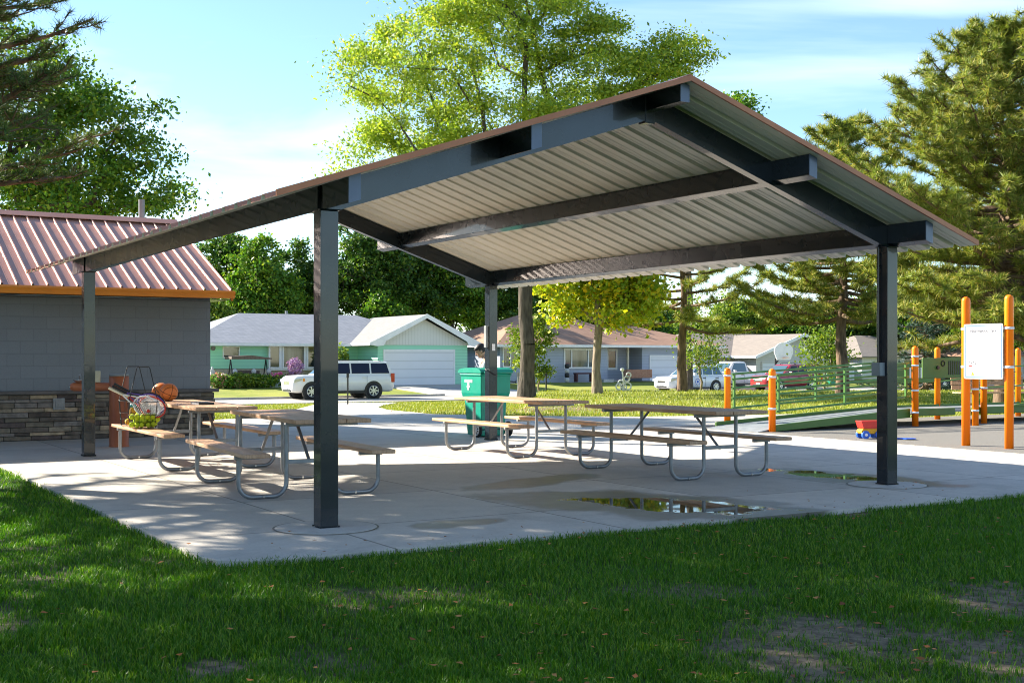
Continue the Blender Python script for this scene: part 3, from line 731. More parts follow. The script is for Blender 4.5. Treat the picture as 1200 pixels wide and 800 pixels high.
b=MB(); b.lathe([(.036,.15),(.045,.17),(.038,.195),(.001,.20)],(0,0,0),16); b.build('cap',M['teal'],jug)
def racket(p,dirv,roll,lab,frame,grip,sc=1.):
    t=thing('tennis_racket',lab,'racket',p,0,'rackets leaning in the ball baskets')
    d=Vector(dirv).normalized(); x=d.cross(Vector((0,0,1))).normalized(); x=Matrix.Rotation(roll,3,d)@x; z=x.cross(d)
    Mx=Matrix((x,d,z)).transposed()
    def T(q): return Mx@Vector(q)
    hb,ha=.17*sc,.125*sc
    b=MB(); b.tube([T((ha*math.cos(a_),hb+hb*math.sin(a_),0)) for a_ in [2*PI*i/26 for i in range(26)]],.009,7,0,False,True)
    b.tube([T((.06*sc,.02,0)),T((.012,-.14*sc,0)),T((0,-.18*sc,0))],.008,6); b.tube([T((-.06*sc,.02,0)),T((-.012,-.14*sc,0)),T((0,-.18*sc,0))],.008,6)
    b.build('frame',frame,t)
    b=MB()
    for k in range(-6,7):
        xx_=k*ha/7; hh=hb*math.sqrt(max(0,1-(xx_/ha)**2)); b.tube([T((xx_,hb-hh,0)),T((xx_,hb+hh,0))],.0014,4)
        yy_=k*hb/7; ww=ha*math.sqrt(max(0,1-(yy_/hb)**2)); b.tube([T((-ww,hb+yy_,0.001)),T((ww,hb+yy_,.001))],.0014,4)
    b.build('strings',M['white'],t)
    b=MB(); b.tube([T((0,-.16*sc,0)),T((0,-.36*sc,0))],[.015,.018],8); b.build('grip',grip,t)
rk=p1+Vector((.03,.0,.30))
racket(rk+Vector((-.07,0,.03)),(.80,-.05,-.34),1.35,'white strung racket with a red frame lying across the tennis balls',M['red'],M['cream'])
racket(rk+Vector((-.10,.04,.07)),(.78,.05,-.36),1.2,'racket with a blue frame and black grip behind the red one',M['purple'],M['black'])
racket(rk+Vector((-.09,.07,.085)),(.74,.1,-.40),1.5,'black gripped racket topmost in the basket',M['black'],M['black'])
racket(rk+Vector((-.13,-.03,.045)),(.76,.02,-.38),1.3,'racket with a cream grip pointing at the fountain pillar',M['white'],M['cream'])

# ---------------------------------------------------------------- drinking fountain
fp=Vector((-5.92,18.72,0)); ft=thing('drinking_fountain','red brown pipe drinking fountain with two arms in front of the stone wall','drinking fountain',fp,R(8))
b=MB(); b.lathe([(.15,0),(.15,.012),(.142,.014),(.142,1.06)],(0,0,0),28); b.build('pillar',M['copper_pole'],ft)
b=MB(); b.lathe([(.147,1.06),(.147,1.085),(.135,1.095),(.001,1.095)],(0,0,0),28); b.build('cap',M['plate'],ft)
b=MB(); b.cyl((-.13,0,.90),(-.66,0,.90),.065,20); b.cyl((-.66,0,.90),(-.70,0,.90),.065,20,0,.05); b.build('arm',M['copper_pole'],ft)
b=MB(); b.cyl((.13,0,.70),(.62,0,.70),.055,20); b.cyl((.62,0,.70),(.66,0,.70),.055,20,0,.04); b.build('arm',M['copper_pole'],ft)
b=MB(); b.lathe([(.02,.0),(.05,.02),(.085,.05),(.092,.06),(.08,.058),(.02,.03)],(-.58,0,.95),20); b.build('bowl',M['chrome'],ft)
b=MB(); b.lathe([(.02,.0),(.05,.02),(.085,.05),(.092,.06),(.08,.058),(.02,.03)],(.55,0,.74),20); b.build('bowl',M['chrome'],ft)
b=MB(); b.cyl((-.70,0,.90),(-.715,0,.90),.03,14); b.build('push_button',M['chrome'],ft)
b=MB(); b.tube([(-.58,.05,.96),(-.58,.05,1.06),(-.575,.03,1.075)],.008,8); b.build('spout',M['chrome'],ft)
b=MB(); b.box(-.40,-.03,.965,-.27,.03,1.14); b.build('sign_plate',M['cream'],ft,bevel=.012)

# ---------------------------------------------------------------- restroom building
bd=thing('restroom_building','grey concrete block building with stone base, orange gutter and ribbed copper roof','building',(AX,AY,0),TH)
u0,u1,v0,v1=-26.,2.87,12.02,17.5
b=MB(); b.box(u0,v0,.78,u1,v1,2.36); 
b.prism([(v0,2.36),(v1,2.36),((v0+v1)/2,3.45)],u0,u1,'x'); b.build('block_wall',M['block'],bd)
# stone veneer: individual stones over a dark core
b=MB(); b.box(u0,v0-.03,0,u1+.03,v1+.03,.74); b.build('stone_core',M['black'],bd)
stone_cols=[(.125,.10,.075),(.21,.165,.12),(.065,.050,.042),(.105,.082,.066),(.155,.13,.115),(.30,.22,.145),(.080,.058,.052)]
def stonem(i,c):
    return pm('ledgestone_'+('umber','tan','charcoal','slate','taupe','ochre','plum')[i],tuple(x*1.75 for x in c),tuple(x*1.0 for x in c),9,.9,0,.7,26,.012)
SM=[stonem(i,c) for i,c in enumerate(stone_cols)]
b=MB(); rs=random.Random(3)
def stones(axis_,a0,a1,face):
    z=.005
    while z<.73:
        hh=min(rs.choice((.055,.07,.085,.11)),.735-z); x=a0
        if .735-z-hh<.03: hh=.735-z
        while x<a1-.01:
            L_=rs.uniform(.18,.62); 
            if a1-x-L_<.12: L_=a1-x
            d=rs.uniform(.028,.055); m_=rs.choices(range(7),(4,3,3,4,3,1.2,3))[0]
            if axis_=='x': b.box(x+.004,face-d,z+.004,x+L_-.004,face+.0,z+hh-.004,m_)
            else: b.box(face,x+.004,z+.004,face+d,x+L_-.004,z+hh-.004,m_)
            x+=L_
        z+=hh
stones('x',-8.,u1+.04,v0-.031); stones('y',v0-.03,v1,u1+.031)
b.build('stone_veneer',SM,bd,bevel=.006,seg=1)
b=MB(); b.box(u0,v0-.12,.742,u1+.12,v1+.12,.80); b.build('stone_ledge',pm('ledge_cap_stone',(.16,.135,.125),(.11,.095,.09),7,.8,0,.4,30),bd,bevel=.012)
# outlet cover
pp=pu(69,v0-.09)
b=MB(); b.box(pp-.09,v0-.105,.49,pp+.09,v0-.088,.68); b.box(pp-.055,v0-.115,.53,pp+.055,v0-.1051,.64); b.build('outlet_cover',M['galv'],bd,bevel=.004)
ve,zr0=11.4,2.47; vr=14.75; zr_=3.94; us=3.06
# copper ribbed roof
prof=[]; u=u0-.2
b=MB(); 
while u<us-.001:
    for du,h in ((0,0),(.075,0),(.079,.003),(.09,.003),(.094,0),(.185,0),(.195,.032),(.215,.032),(.225,0)): prof.append((min(u+du,us),h))
    u+=.2286
prof.append((us,0.)); n=len(prof)
for (va,za,vb,zb) in ((ve,zr0,vr,zr_),(vr+ (vr-ve),zr0,vr,zr_)):
    top=[(q,va,za+h) for q,h in prof]+[(q,vb,zb+h) for q,h in prof]
    b.add(top,[(i,i+1,n+i+1,n+i) for i in range(n-1)],0)
b.build('metal_roof',M['copper'],bd)
b=MB(); b.prism([(vr-.18,zr_-.045),(vr,zr_+.05),(vr+.18,zr_-.045),(vr+.18,zr_-.035),(vr,zr_+.062),(vr-.18,zr_-.035)],u0-.2,us+.01,'x'); b.build('ridge_cap',M['copper'],bd)
b=MB(); b.prism([(ve-.02,zr0-.02),(vr,zr_-.03),(2*vr-ve+.02,zr0-.02),(2*vr-ve+.02,zr0-.17),(vr,zr_-.18),(ve-.02,zr0-.17)],us-.03,us+.003,'x'); b.build('rake_board',M['orange_trim'],bd)
b=MB(); b.box(u0,ve+.005,zr0-.155,us-.035,v0+.0,zr0-.145); b.box(u1+.002,ve+.005,zr0-.154,us-.035,v1,zr0-.144); b.build('soffit',M['steel'],bd)
b=MB(); b.prism([(ve-.12,zr0-.005),(ve-.125,zr0-.035),(ve-.105,zr0-.075),(ve-.085,zr0-.13),(ve-.02,zr0-.135),(ve,zr0-.135),(ve,zr0-.012),(ve-.105,zr0-.02)],u0,us+.01,'x'); b.build('gutter',M['orange_trim'],bd)
b=MB(); pv=pu(166,16.); b.cyl((pv,16.,3.2),(pv,16.,4.5),.06,16); b.build('vent_pipe',M['plate'],bd)

# ---------------------------------------------------------------- green wheeled bin behind the back post
bn=thing('wheeled_bin','green wheeled refuse bin with white markings standing behind the back shelter post','bin',W(6.46,8.82),TH)
# local: x = width .58, y = depth .70 (wheels at y=0)
b=MB()
def ring(z,x0,x1,y0,y1): return [(x0,y0,z),(x1,y0,z),(x1,y1,z),(x0,y1,z)]
lv=[(.02,.06,.52,.10,.58),(.30,.05,.53,.085,.61),(.62,.035,.545,.07,.64),(.66,.02,.56,.04,.68),(.74,.004,.576,.01,.70),(1.02,.0,.58,.0,.71),(1.04,-.015,.595,-.015,.725),(1.07,-.015,.595,-.015,.725)]
vs=[];fs=[]
for z,x0,x1,y0,y1 in lv: vs+=ring(z,x0,x1,y0,y1)
for i in range(len(lv)-1):
    for j in range(4): fs.append((i*4+j,i*4+(j+1)%4,(i+1)*4+(j+1)%4,(i+1)*4+j))
fs.append((3,2,1,0)); fs.append(tuple(4*(len(lv)-1)+j for j in range(4)))
b.add(vs,fs); b.build('bin_body',M['bin'],bn,bevel=.018,seg=3)
b=MB(); b.prism([(-.03,1.078),(.76,1.078),(.76,1.11),(.68,1.15),(.45,1.165),(.12,1.165),(.02,1.14),(-.03,1.11)],-.028,.608,'x'); b.build('lid',M['bin_dark'],bn,bevel=.015,seg=3)
b=MB(); b.tube([(.03,-.01,1.06),(.03,-.09,1.09),(.55,-.09,1.09),(.55,-.01,1.06)],.017,10); b.build('handle',M['bin_dark'],bn)
for x in (.02,.56):
    wheel=MB(); s_=-1 if x<.1 else 1
    wheel.lathe([(.001,-.025),(.10,-.025),(.125,-.018),(.13,0),(.125,.018),(.10,.025),(.001,.025)],(x-s_*.0+s_*.03,.10,.13),28,0,True,Matrix.Rotation(R(90),3,'Y')); wo_=wheel.build('wheel',M['rubber'],bn)
    h_=MB()
    for k in range(8):
        a_=k*PI/4; xx_=x+s_*.058
        h_.bar((xx_,.10,.13),(xx_,.10+.088*math.cos(a_),.13+.088*math.sin(a_)),.014,.008,0,(1,0,0))
    h_.tube([(x+s_*.057,.10+.09*math.cos(2*PI*i/20),.13+.09*math.sin(2*PI*i/20)) for i in range(20)],.007,6,0,False,True)
    h_.build('hub',M['whitepl'],wo_)
b=MB(); b.cyl((.0,.10,.13),(.58,.10,.13),.012,8); b.build('axle',M['black'],bn)
b=MB()   # the pressed white marks on the side: one line over a small emblem
for k in range(5): b.box(-.0025,.56-.055*k-.042,.915,-.0012,.56-.055*k,.965)
b.box(-.0025,.40,.865,-.0012,.47,.905); b.box(-.0025,.385,.83,-.0012,.485,.858); b.box(-.0025,.41,.79,-.0012,.46,.825)
b.build('marking',M['white'],bn)
b=MB(); b.tube([(.61,.08,.93),(.70,.05,.925),(.715,.05,.90)],.011,8); b.tube([(.70,.05,.925),(.72,.05,.95)],.010,8); b.build('latch',M['black'],bn)

# ---------------------------------------------------------------- person behind the bin
px_,py_=-.37,22.1
ps=thing('person','person with short dark hair in a pale shirt looking down behind the green bin','person',(px_,py_,0),0)
def skin(name,nodes,edges,mat,parent,sub=2,loc=None):
    me=bpy.data.meshes.new(name); me.from_pydata([n[0] for n in nodes],edges,[]); o=bpy.data.objects.new(name,me); COL.objects.link(o); o.parent=parent
    md=o.modifiers.new('skin','SKIN'); md.use_smooth_shade=True
    sv=me.skin_vertices[0].data
    for i,n in enumerate(nodes): sv[i].radius=(n[1],n[2] if len(n)>2 else n[1])
    sv[0].use_root=True
    s=o.modifiers.new('sub','SUBSURF'); s.levels=sub; s.render_levels=sub
    me.materials.append(mat); return o
# facing -x (left), back bent forward a little; 1.6 m tall when upright
bn_=[((0,0,.86),.13,.15),((-.02,0,1.0),.12,.15),((-.06,0,1.16),.11,.17),((-.10,0,1.27),.07,.12),((-.135,0,1.335),.048),((-.155,0,1.38),.05),
     ((-.09,-.16,1.25),.05),((-.09,.16,1.25),.05),((-.16,-.20,1.0),.038),((-.16,.20,1.0),.038),((-.34,-.15,.93),.028),((-.34,.15,.93),.028),
     ((0,-.09,.80),.085),((0,.09,.80),.085),((-.03,-.10,.45),.058),((-.03,.10,.45),.058),((.01,-.10,.09),.04),((.01,.10,.09),.04),((-.10,-.10,.035),.033),((-.10,.10,.035),.033),
     ((-.41,-.14,.925),.026,.036),((-.41,.14,.925),.026,.036)]
ed=[(0,1),(1,2),(2,3),(3,4),(4,5),(3,6),(3,7),(6,8),(7,9),(8,10),(9,11),(0,12),(0,13),(12,14),(13,15),(14,16),(15,17),(16,18),(17,19),(10,20),(11,21)]
body=skin('body',bn_,ed,M['skin'],ps)
for s in (-1,1):
    for k in range(4):
        y=s*.14+(k-1.5)*.017; b=MB(); L=.062+.012*(k in (1,2)); b.tube([(-.42,y,.925),(-.42-L*.5,y,.922),(-.42-L*.85,y,.905),(-.42-L,y,.885)],[.0085,.0083,.0076,.006],8); b.build('finger',M['skin'],ps)
    b=MB(); b.tube([(-.39,s*.11,.925),(-.425,s*.088,.915),(-.45,s*.085,.90)],[.010,.009,.007],8); b.build('thumb',M['skin'],ps)
# head tilted down
hm=Matrix.Translation((-.185,0,1.455))@Matrix.Rotation(R(-28),4,'Y')
def hd(vs): return [hm@Vector(v) for v in vs]
b=MB(); n=20; rings_=[]
prof_=[(-.112,.02,.018,-.045),(-.10,.045,.04,-.04),(-.075,.066,.055,-.025),(-.045,.080,.064,-.012),(-.01,.090,.072,0),(.03,.096,.076,.006),(.065,.090,.072,.008),(.095,.068,.056,.008),(.113,.035,.03,.008),(.118,.002,.002,.008)]
vs=[];fs=[]
for z,rx,ry,ox in prof_:
    for j in range(n): vs.append((ox+rx*math.cos(2*PI*j/n),ry*math.sin(2*PI*j/n),z))
for i in range(len(prof_)-1):
    for j in range(n): fs.append((i*n+j,i*n+(j+1)%n,(i+1)*n+(j+1)%n,(i+1)*n+j))
b.add(hd(vs),fs,0,True)
b.add(hd([(-.092,-.011,-.012),(-.092,.011,-.012),(-.122,0,-.028),(-.089,0,.022),(-.085,-.017,-.036),(-.085,.017,-.036)]),[(3,0,2),(3,2,1),(0,4,2),(1,2,5),(4,5,2)],0,True)
hdm=b.build('head',M['skin'],ps)
for s in (-1,1):
    b=MB(); b.sph(tuple(hm@Vector((.005,s*.077,-.01))),.026,10,0,(1,1,1)); b.build('ear',M['skin'],hdm)
    b=MB(); b.sph(tuple(hm@Vector((-.083,s*.030,.008))),.011,8); b.build('eye',M['hair'],hdm)
b=MB(); b.box(-.094,-.022,-.062,-.088,.022,-.056,0,hm); b.build('mouth',M['darkwood'],hdm)
b=MB(); vs=[];fs=[]; rh=random.Random(5)
pf=[(-.045,.085,.078,.022),(-.01,.094,.083,.02),(.03,.104,.088,.016),(.05,.106,.087,.006),(.085,.098,.078,.004),(.112,.072,.06,.006),(.13,.03,.03,.006),(.133,.002,.002,.006)]
for z,rx,ry,ox in pf:
    for j in range(n):
        a_=2*PI*j/n; k=1+rh.uniform(-.05,.07); front=math.cos(a_)<-.5 and z<.04
        vs.append((ox+rx*math.cos(a_)*k*(.62 if front else 1),ry*math.sin(a_)*k,z+(.0)))
for i in range(len(pf)-1):
    for j in range(n): fs.append((i*n+j,i*n+(j+1)%n,(i+1)*n+(j+1)%n,(i+1)*n+j))
b.add(hd(vs),fs,0,True); b.build('hair',M['hair'],hdm)
shn=[((-.0,0,.84),.14,.165),((-.02,0,1.0),.132,.165),((-.06,0,1.16),.122,.185),((-.095,0,1.265),.085,.13),((-.09,-.16,1.25),.064),((-.09,.16,1.25),.064),((-.125,-.185,1.10),.056),((-.125,.185,1.10),.056)]
skin('shirt',shn,[(0,1),(1,2),(2,3),(3,4),(3,5),(4,6),(5,7)],M['tshirt'],ps)
jn=[((0,0,.84),.14,.16),((0,-.09,.78),.098),((0,.09,.78),.098),((-.03,-.10,.45),.072),((-.03,.10,.45),.072),((.01,-.10,.10),.058),((.01,.10,.10),.058)]
skin('trousers',jn,[(0,1),(0,2),(1,3),(2,4),(3,5),(4,6)],M['jeans'],ps)
# ---------------------------------------------------------------- playground
RM=M['orange']
def uvof(x,y): return ((x-AX)*CU+(y-AY)*SU, -(x-AX)*SU+(y-AY)*CU)
def gpx(px,row): x,y=G(px,row); return uvof(x,y)
pg=thing('play_structure','green wheelchair ramp and play deck on orange posts over grey rubber paving','playground',(AX,AY,0),TH)
def opost(u,v,h,clamps=(),r=.063,parent=None):
    b=MB(); b.lathe([(r,0),(r,h-r),(r*.94,h-r*.62),(r*.77,h-r*.33),(r*.45,h-r*.08),(.001,h)],(u,v,0),20); po=b.build('post',M['orange'],parent or pg)
    for z in clamps:
        c=MB(); c.lathe([(r+.002,z-.018),(r+.008,z-.016),(r+.008,z+.016),(r+.002,z+.018)],(u,v,0),20); c.box(u-r-.03,v-.012,z-.014,u-r+.002,v+.012,z+.014); c.build('clamp',M['whitepl'],po)
    return po
P2=(11.71,7.48); P1=(12.0,9.02)
opost(*P1,1.14,(.99,)); opost(*P2,1.14,(.99,.42))
P3=(15.35,7.40); opost(*P3,1.56,(1.36,1.18,.70,.27))
P3b=(16.2,9.0); opost(*P3b,1.5,(1.15,.3))
P4=(17.9,9.0); opost(*P4,1.56,(1.15,))
x,y=at(1143,500,24.3)[:2]; P5=uvof(x,y); opost(*P5,1.6,(.72,.3))
x,y=at(1153,500,25.2)[:2]; P6=uvof(x,y); opost(*P6,1.6,(.72,))
opost(20.6,9.0,1.55,(.7,))
# ramp: green side beams and grey deck, rising to .33
uA,uB=11.75,15.30; v_a,v_b=7.50,8.95
def beam(va,ua,ub,za0,za1,zb0,zb1,t=.04,name='ramp_side',m='green_panel'):
    b=MB(); b.prism([(ua,za0),(ub,zb0),(ub,zb1),(ua,za1)],va-t/2,va+t/2,'y'); return b.build(name,M[m],pg,bevel=.006)
beam(v_a,uA,uB,.01,.12,.17,.345); beam(v_b,uA-.1,16.15,.01,.12,.17,.345)
b=MB(); b.prism([(uA-.35,.008),(uA,.06),(uB+.8,.29),(uB+.8,.26),(uA,.03),(uA-.35,.002)],v_a+.022,v_b-.022,'y'); b.build('ramp_deck',M['plate'],pg)
# landing deck beyond the ramp
b=MB(); b.box(16.12,v_a+.03,.25,21.,v_b-.03,.29); b.build('deck',M['plate'],pg)
for (a_,c_) in ((15.42,16.6),(17.1,21.)):
    b=MB(); b.box(a_,v_a-.03,.19,c_,v_a+.01,.335); b.build('deck_side',M['green_panel'],pg,bevel=.01)
b=MB(); b.box(16.25,v_b-.01,.19,21.,v_b+.03,.335); b.build('deck_side',M['green_panel'],pg,bevel=.01)
def rail(v,ua,ub,z0a,z0b,hs,ups):
    for h in hs:
        b=MB(); b.tube([(ua,v,z0a+h),(ub,v,z0b+h)],.021,8); b.build('rail',M['green_rail'],pg)
    for u in ups:
        k=(u-ua)/(ub-ua); z=z0a+(z0b-z0a)*k; b=MB(); b.box(u-.02,v-.02,z+hs[0]-.03,u+.02,v+.02,z+hs[-1]+.01); b.build('baluster',M['green_rail'],pg)
rail(7.50,11.82,15.28,.12,.33,(.25,.44,.63,.80,.90),(11.88,13.55,15.2))
rail(9.0,12.1,16.15,.12,.33,(.25,.44,.63,.80,.90),(12.15,14.3))
# green activity panel between posts, with slots and knobs
def panel(u0_,u1_,v,z0,z1,bars=None,lab=None):
    b=MB(); b.box(u0_,v-.02,z0,u1_,v+.02,z1); p=b.build('panel',M['green_panel'],pg,bevel=.012)
    return p
p=panel(15.55,17.25,7.40,.93,1.33)
for k in range(6):
    b=MB(); b.box(16.28+k*.062,7.372,1.00,16.31+k*.062,7.379,1.27); b.build('slot',M['black'],p)
for (uu_,zz_,r_) in ((16.12,1.22,.05),(16.82,1.22,.05)):
    b=MB(); b.tube([(uu_+r_*math.cos(2*PI*i/16),7.372,zz_+r_*math.sin(2*PI*i/16)) for i in range(16)],.009,6,0,False,True); b.build('dial_ring',M['black'],p)
b=MB(); b.cyl((15.96,7.38,1.14),(15.96,7.35,1.14),.035,12); b.build('knob',M['black'],p)
p=panel(16.3,17.8,9.0,.80,1.20)
b=MB(); 
for k in range(5): b.box(17.0+k*.085,8.972,.90,17.04+k*.085,8.979,1.12)
b.build('slat_window',M['white'],p)
beam(9.0,17.95,20.5,.80,.83,1.0,1.03,.03,'rail','green_rail')
beam(7.45,17.2,21.,.70,.73,.82,.85,.03,'rail','green_rail'); beam(7.45,17.2,21.,1.10,1.13,1.22,1.25,.03,'rail','green_rail')
b=MB(); b.prism([(18.2,.335),(21.,.335),(21.,.50),(19.,.44)],7.42,7.46,'y'); b.build('curved_side',M['green_panel'],pg,bevel=.01)

# information sign on two orange posts
s0=at(1132,522.5,0); 
q1=Vector((*G(1132,522.5),0)); q2=Vector((*G(1182.5,526),0))
dv=(q2-q1); ang=math.atan2(dv.y,dv.x); wd=dv.length
sg=thing('information_sign','white rules board with a thin blue border held between two tall orange posts','sign',q1,ang)
for x in (0,wd):
    opost(x,0,2.26,(),.064,sg)
    for z in (1.20,1.77):
        c=MB(); c.lathe([(.066,z-.018),(.073,z-.016),(.073,z+.016),(.066,z+.018)],(x,0,0),20)
        s_=1 if x==0 else -1
        c.box(x+(.04 if x==0 else -.09),-.085,z-.014,x+(.09 if x==0 else -.04),-.03,z+.014); c.build('clamp',M['whitepl'],sg)
bx0,bx1,bz0,bz1=.035,wd-.035,1.02,1.84; yb=-.088
def rr(x0,x1,z0,z1,r):
    pts=[]
    for cx_,cz_,a0 in ((x1-r,z1-r,0),(x0+r,z1-r,90),(x0+r,z0+r,180),(x1-r,z0+r,270)):
        for k in range(5): pts.append((cx_+r*math.cos(R(a0+k*22.5)),cz_+r*math.sin(R(a0+k*22.5))))
    return pts
b=MB(); b.prism(rr(bx0,bx1,bz0,bz1,.03),yb-.004,yb+.004); bo=b.build('board',M['board'],sg)
o_=rr(bx0+.022,bx1-.022,bz0+.022,bz1-.022,.014); i_=rr(bx0+.032,bx1-.032,bz0+.032,bz1-.032,.008); n=len(o_)
b=MB(); b.add([(p[0],yb-.0062,p[1]) for p in o_]+[(p[0],yb-.0062,p[1]) for p in i_],[(i,(i+1)%n,n+(i+1)%n,n+i) for i in range(n)]); b.build('border',pm('blue_print',(.06,.2,.65),None,4,.4),bo)
def text(body,size,loc,mat,parent,rot=(R(90),0,0),name='lettering',align='CENTER'):
    cu=bpy.data.curves.new(name,'FONT'); cu.body=body; cu.size=size; cu.align_x=align; cu.extrude=.0004
    to=bpy.data.objects.new(name,cu); COL.objects.link(to); dg=bpy.context.evaluated_depsgraph_get()
    me=bpy.data.meshes.new_from_object(to.evaluated_get(dg)); bpy.data.objects.remove(to)
    o=bpy.data.objects.new(name,me); COL.objects.link(o); o.parent=parent; o.location=loc; o.rotation_euler=rot; me.materials.clear(); me.materials.append(mat); return o
gp=pm('grey_print',(.10,.10,.13),None,4,.5); xm=(bx0+bx1)/2
text('Northwood Park',.066,(xm,yb-.0066,bz1-.125),gp,bo)
rt=random.Random(9); b=MB(); z=bz1-.165
lines=[(.62,0),(.78,0),(.80,0),(.82,1),(.80,1),(.45,0),(.70,0),(.40,0),(.76,0),(.52,0)]
for wf,bold in lines:
    x=bx0+.10; xe_=x+(bx1-bx0-.2)*wf
    while x<xe_:
        L=rt.uniform(.012,.04); b.box(x,yb-.0064,z-.003-.001*bold,min(x+L,xe_),yb-.0060,z+.003+.001*bold); x+=L+.008
    z-=.034
for (xa,xb_,z_) in ((.24,.50,.215),(.24,.52,.195),(.20,.5,.12),(.20,.48,.075),(.22,.45,.06)):
    x=bx0+xa
    while x<min(bx0+xb_,bx1-.08): L=rt.uniform(.012,.04); b.box(x,yb-.0064,bz0+z_-.003,x+L,yb-.0060,bz0+z_+.003); x+=L+.009
b.build('text_lines',pm('pale_grey_print',(.24,.24,.28),None,4,.5),bo)
b=MB(); 
for cx_ in (.115,.19): b.tube([(bx0+cx_+.024*math.cos(2*PI*i/14),yb-.006,bz0+.24+.024*math.sin(2*PI*i/14)) for i in range(14)],.003,4,0,False,True)
b.build('symbols',gp,bo)
b=MB(); b.box(bx0+.085,yb-.0064,bz0+.185,bx0+.15,yb-.006,bz0+.20); b.build('red_mark',M['red'],bo)
b=MB(); b.add([(bx0+.13,yb-.0064,bz0+.055),(bx0+.19,yb-.0064,bz0+.055),(bx0+.16,yb-.0064,bz0+.11)],[(0,1,2)]); b.build('warning_triangle',M['yellow'],bo)

# toy truck and shovel
x,y=G(1019,514); tt=thing('toy_truck','red and yellow toy truck with blue wheels parked beside the shelter post','toy truck',(x,y,.005),R(14))
b=MB(); b.prism([(-.22,.10),(.20,.10),(.24,.16),(.22,.20),(-.20,.20),(-.24,.15)],-.10,.10); b.build('chassis',M['yorange'],tt,bevel=.02)
b=MB(); b.prism([(-.20,.21),(.17,.21),(.24,.36),(-.25,.36)],-.12,.12); b.build('tipper',M['red'],tt,bevel=.012)
for xx_ in (-.15,.14):
    for s in (-1,1):
        b=MB(); b.cyl((xx_,s*.075,.082),(xx_,s*.135,.082),.082,20); wk=b.build('wheel',M['blue'],tt,bevel=.012)
        b=MB(); b.cyl((xx_,s*.135,.082),(xx_,s*.142,.082),.03,12); b.build('hub',M['whitepl'],wk)
tt.scale=(.82,.82,.82)
x,y=G(1052,515.5); tv=thing('toy_shovel','blue plastic toy shovel lying on the rubber paving','shovel',(x,y,.012),R(-12))
b=MB(); b.tube([(-.22,0,.012),(.10,0,.012)],.012,8); b.tube([(-.22,-.04,.012),(-.22,.04,.012)],.012,8); b.build('handle',M['blue'],tv)
b=MB(); b.prism([(.08,-.03),(.13,-.07),(.26,-.06),(.29,0),(.26,.06),(.13,.07),(.08,.03)],.005,.02,'z'); b.build('blade',M['blue'],tv,bevel=.004)

# park bench to the right
x,y=at(1163,470,31)[:2]; pbn=thing('park_bench','brown slatted park bench with a back on white legs behind the orange posts','bench',(x,y,0),R(6))
for k in range(3):
    b=MB(); b.box(-.95,-.25+k*.155,.44,.95,-.11+k*.155,.475); b.build('seat_slat',M['plank'],pbn,bevel=.006)
for k in range(4):
    b=MB(); b.box(-.95,.24+.02*k,.53+k*.115,.95,.27+.02*k,.63+k*.115); b.build('back_slat',M['plank'],pbn,bevel=.006)
for xx_ in (-.6,.6):
    b=MB(); b.box(xx_-.04,-.04,0,xx_+.04,.04,.44); b.box(xx_-.02,.275,.40,xx_+.02,.30,.98); b.box(xx_-.02,-.22,.415,xx_+.02,.30,.44); b.build('leg',M['white'],pbn)

# ---------------------------------------------------------------- houses across the street
def grid_thing(name,label,cat,z=0.,group=None): return thing(name,label,cat,(AX,AY,z),TH,group)
def hip(b,ua,ub,va,vb,ze,zrg,ra,rb,m=0,th=.12,mf=None):
    """hip roof over ua..ub x va..vb; ridge ra..rb at mid depth"""
    vm=(va+vb)/2; V_=[(ua,va,ze),(ub,va,ze),(ub,vb,ze),(ua,vb,ze),(ra,vm,zrg),(rb,vm,zrg)]
    b.add(V_,[(0,1,5,4),(2,3,4,5),(1,2,5),(3,0,4)],m)
    b.add([(ua,va,ze-th),(ub,va,ze-th),(ub,vb,ze-th),(ua,vb,ze-th)]+V_[:4],[(0,3,2,1),(0,1,5,4),(1,2,6,5),(2,3,7,6),(3,0,4,7)],m if mf is None else mf)
def window(parent,ua,ub,v,z0,z1,glass='glass',fr=.07,mull=(),name='window',d=.06):
    b=MB(); b.box(ua,v-.01,z0,ub,v,z1); w_=b.build(name,M[glass],parent)
    b=MB(); o=d
    b.box(ua-fr,v-o,z0-fr,ub+fr,v-.002,z0); b.box(ua-fr,v-o,z1,ub+fr,v-.002,z1+fr); b.box(ua-fr,v-o,z0,ua,v-.002,z1); b.box(ub,v-o,z0,ub+fr,v-.002,z1)
    for mm in mull: b.box(mm-fr*.45,v-o,z0,mm+fr*.45,v-.012,z1)
    b.build('frame',M['white'],w_); return w_
def zrow(row,px,v): 
    u=pu(px,v); return zr(row,W(u,v).y)
# mint house
mh=grid_thing('mint_green_house','mint green bungalow with grey shingle roof and white gabled double garage','house')
zg=-.62
b=MB(); b.box(18.6,65,.62,30.2,75,2.12); b.box(30.2,66.5,zg-.3,36.,75,2.12); b.build('siding_wall',M['mint'],mh)
b=MB(); b.box(18.55,64.93,zg-.3,30.2,75,.60); b.build('brick_wall',M['brick'],mh)
b=MB(); hip(b,18.0,36.6,64.4,75.6,2.20,4.22,23.1,31.5,0,.04,0); b.build('roof',M['sh_grey'],mh)
b=MB(); b.box(17.95,64.32,2.02,29.1,64.40,2.19); b.box(17.95,64.4,2.10,29.2,65.,2.13); b.build('fascia',M['white'],mh)
ug0,ug1=29.4,35.85; vg=62.0
gar=MB(); gar.box(ug0,vg,zg-.3,ug1,66.6,2.1); gar.build('garage_wall',M['mint'],mh)
um=(ug0+ug1)/2; hw=4.0; zap=4.06; zev=2.22
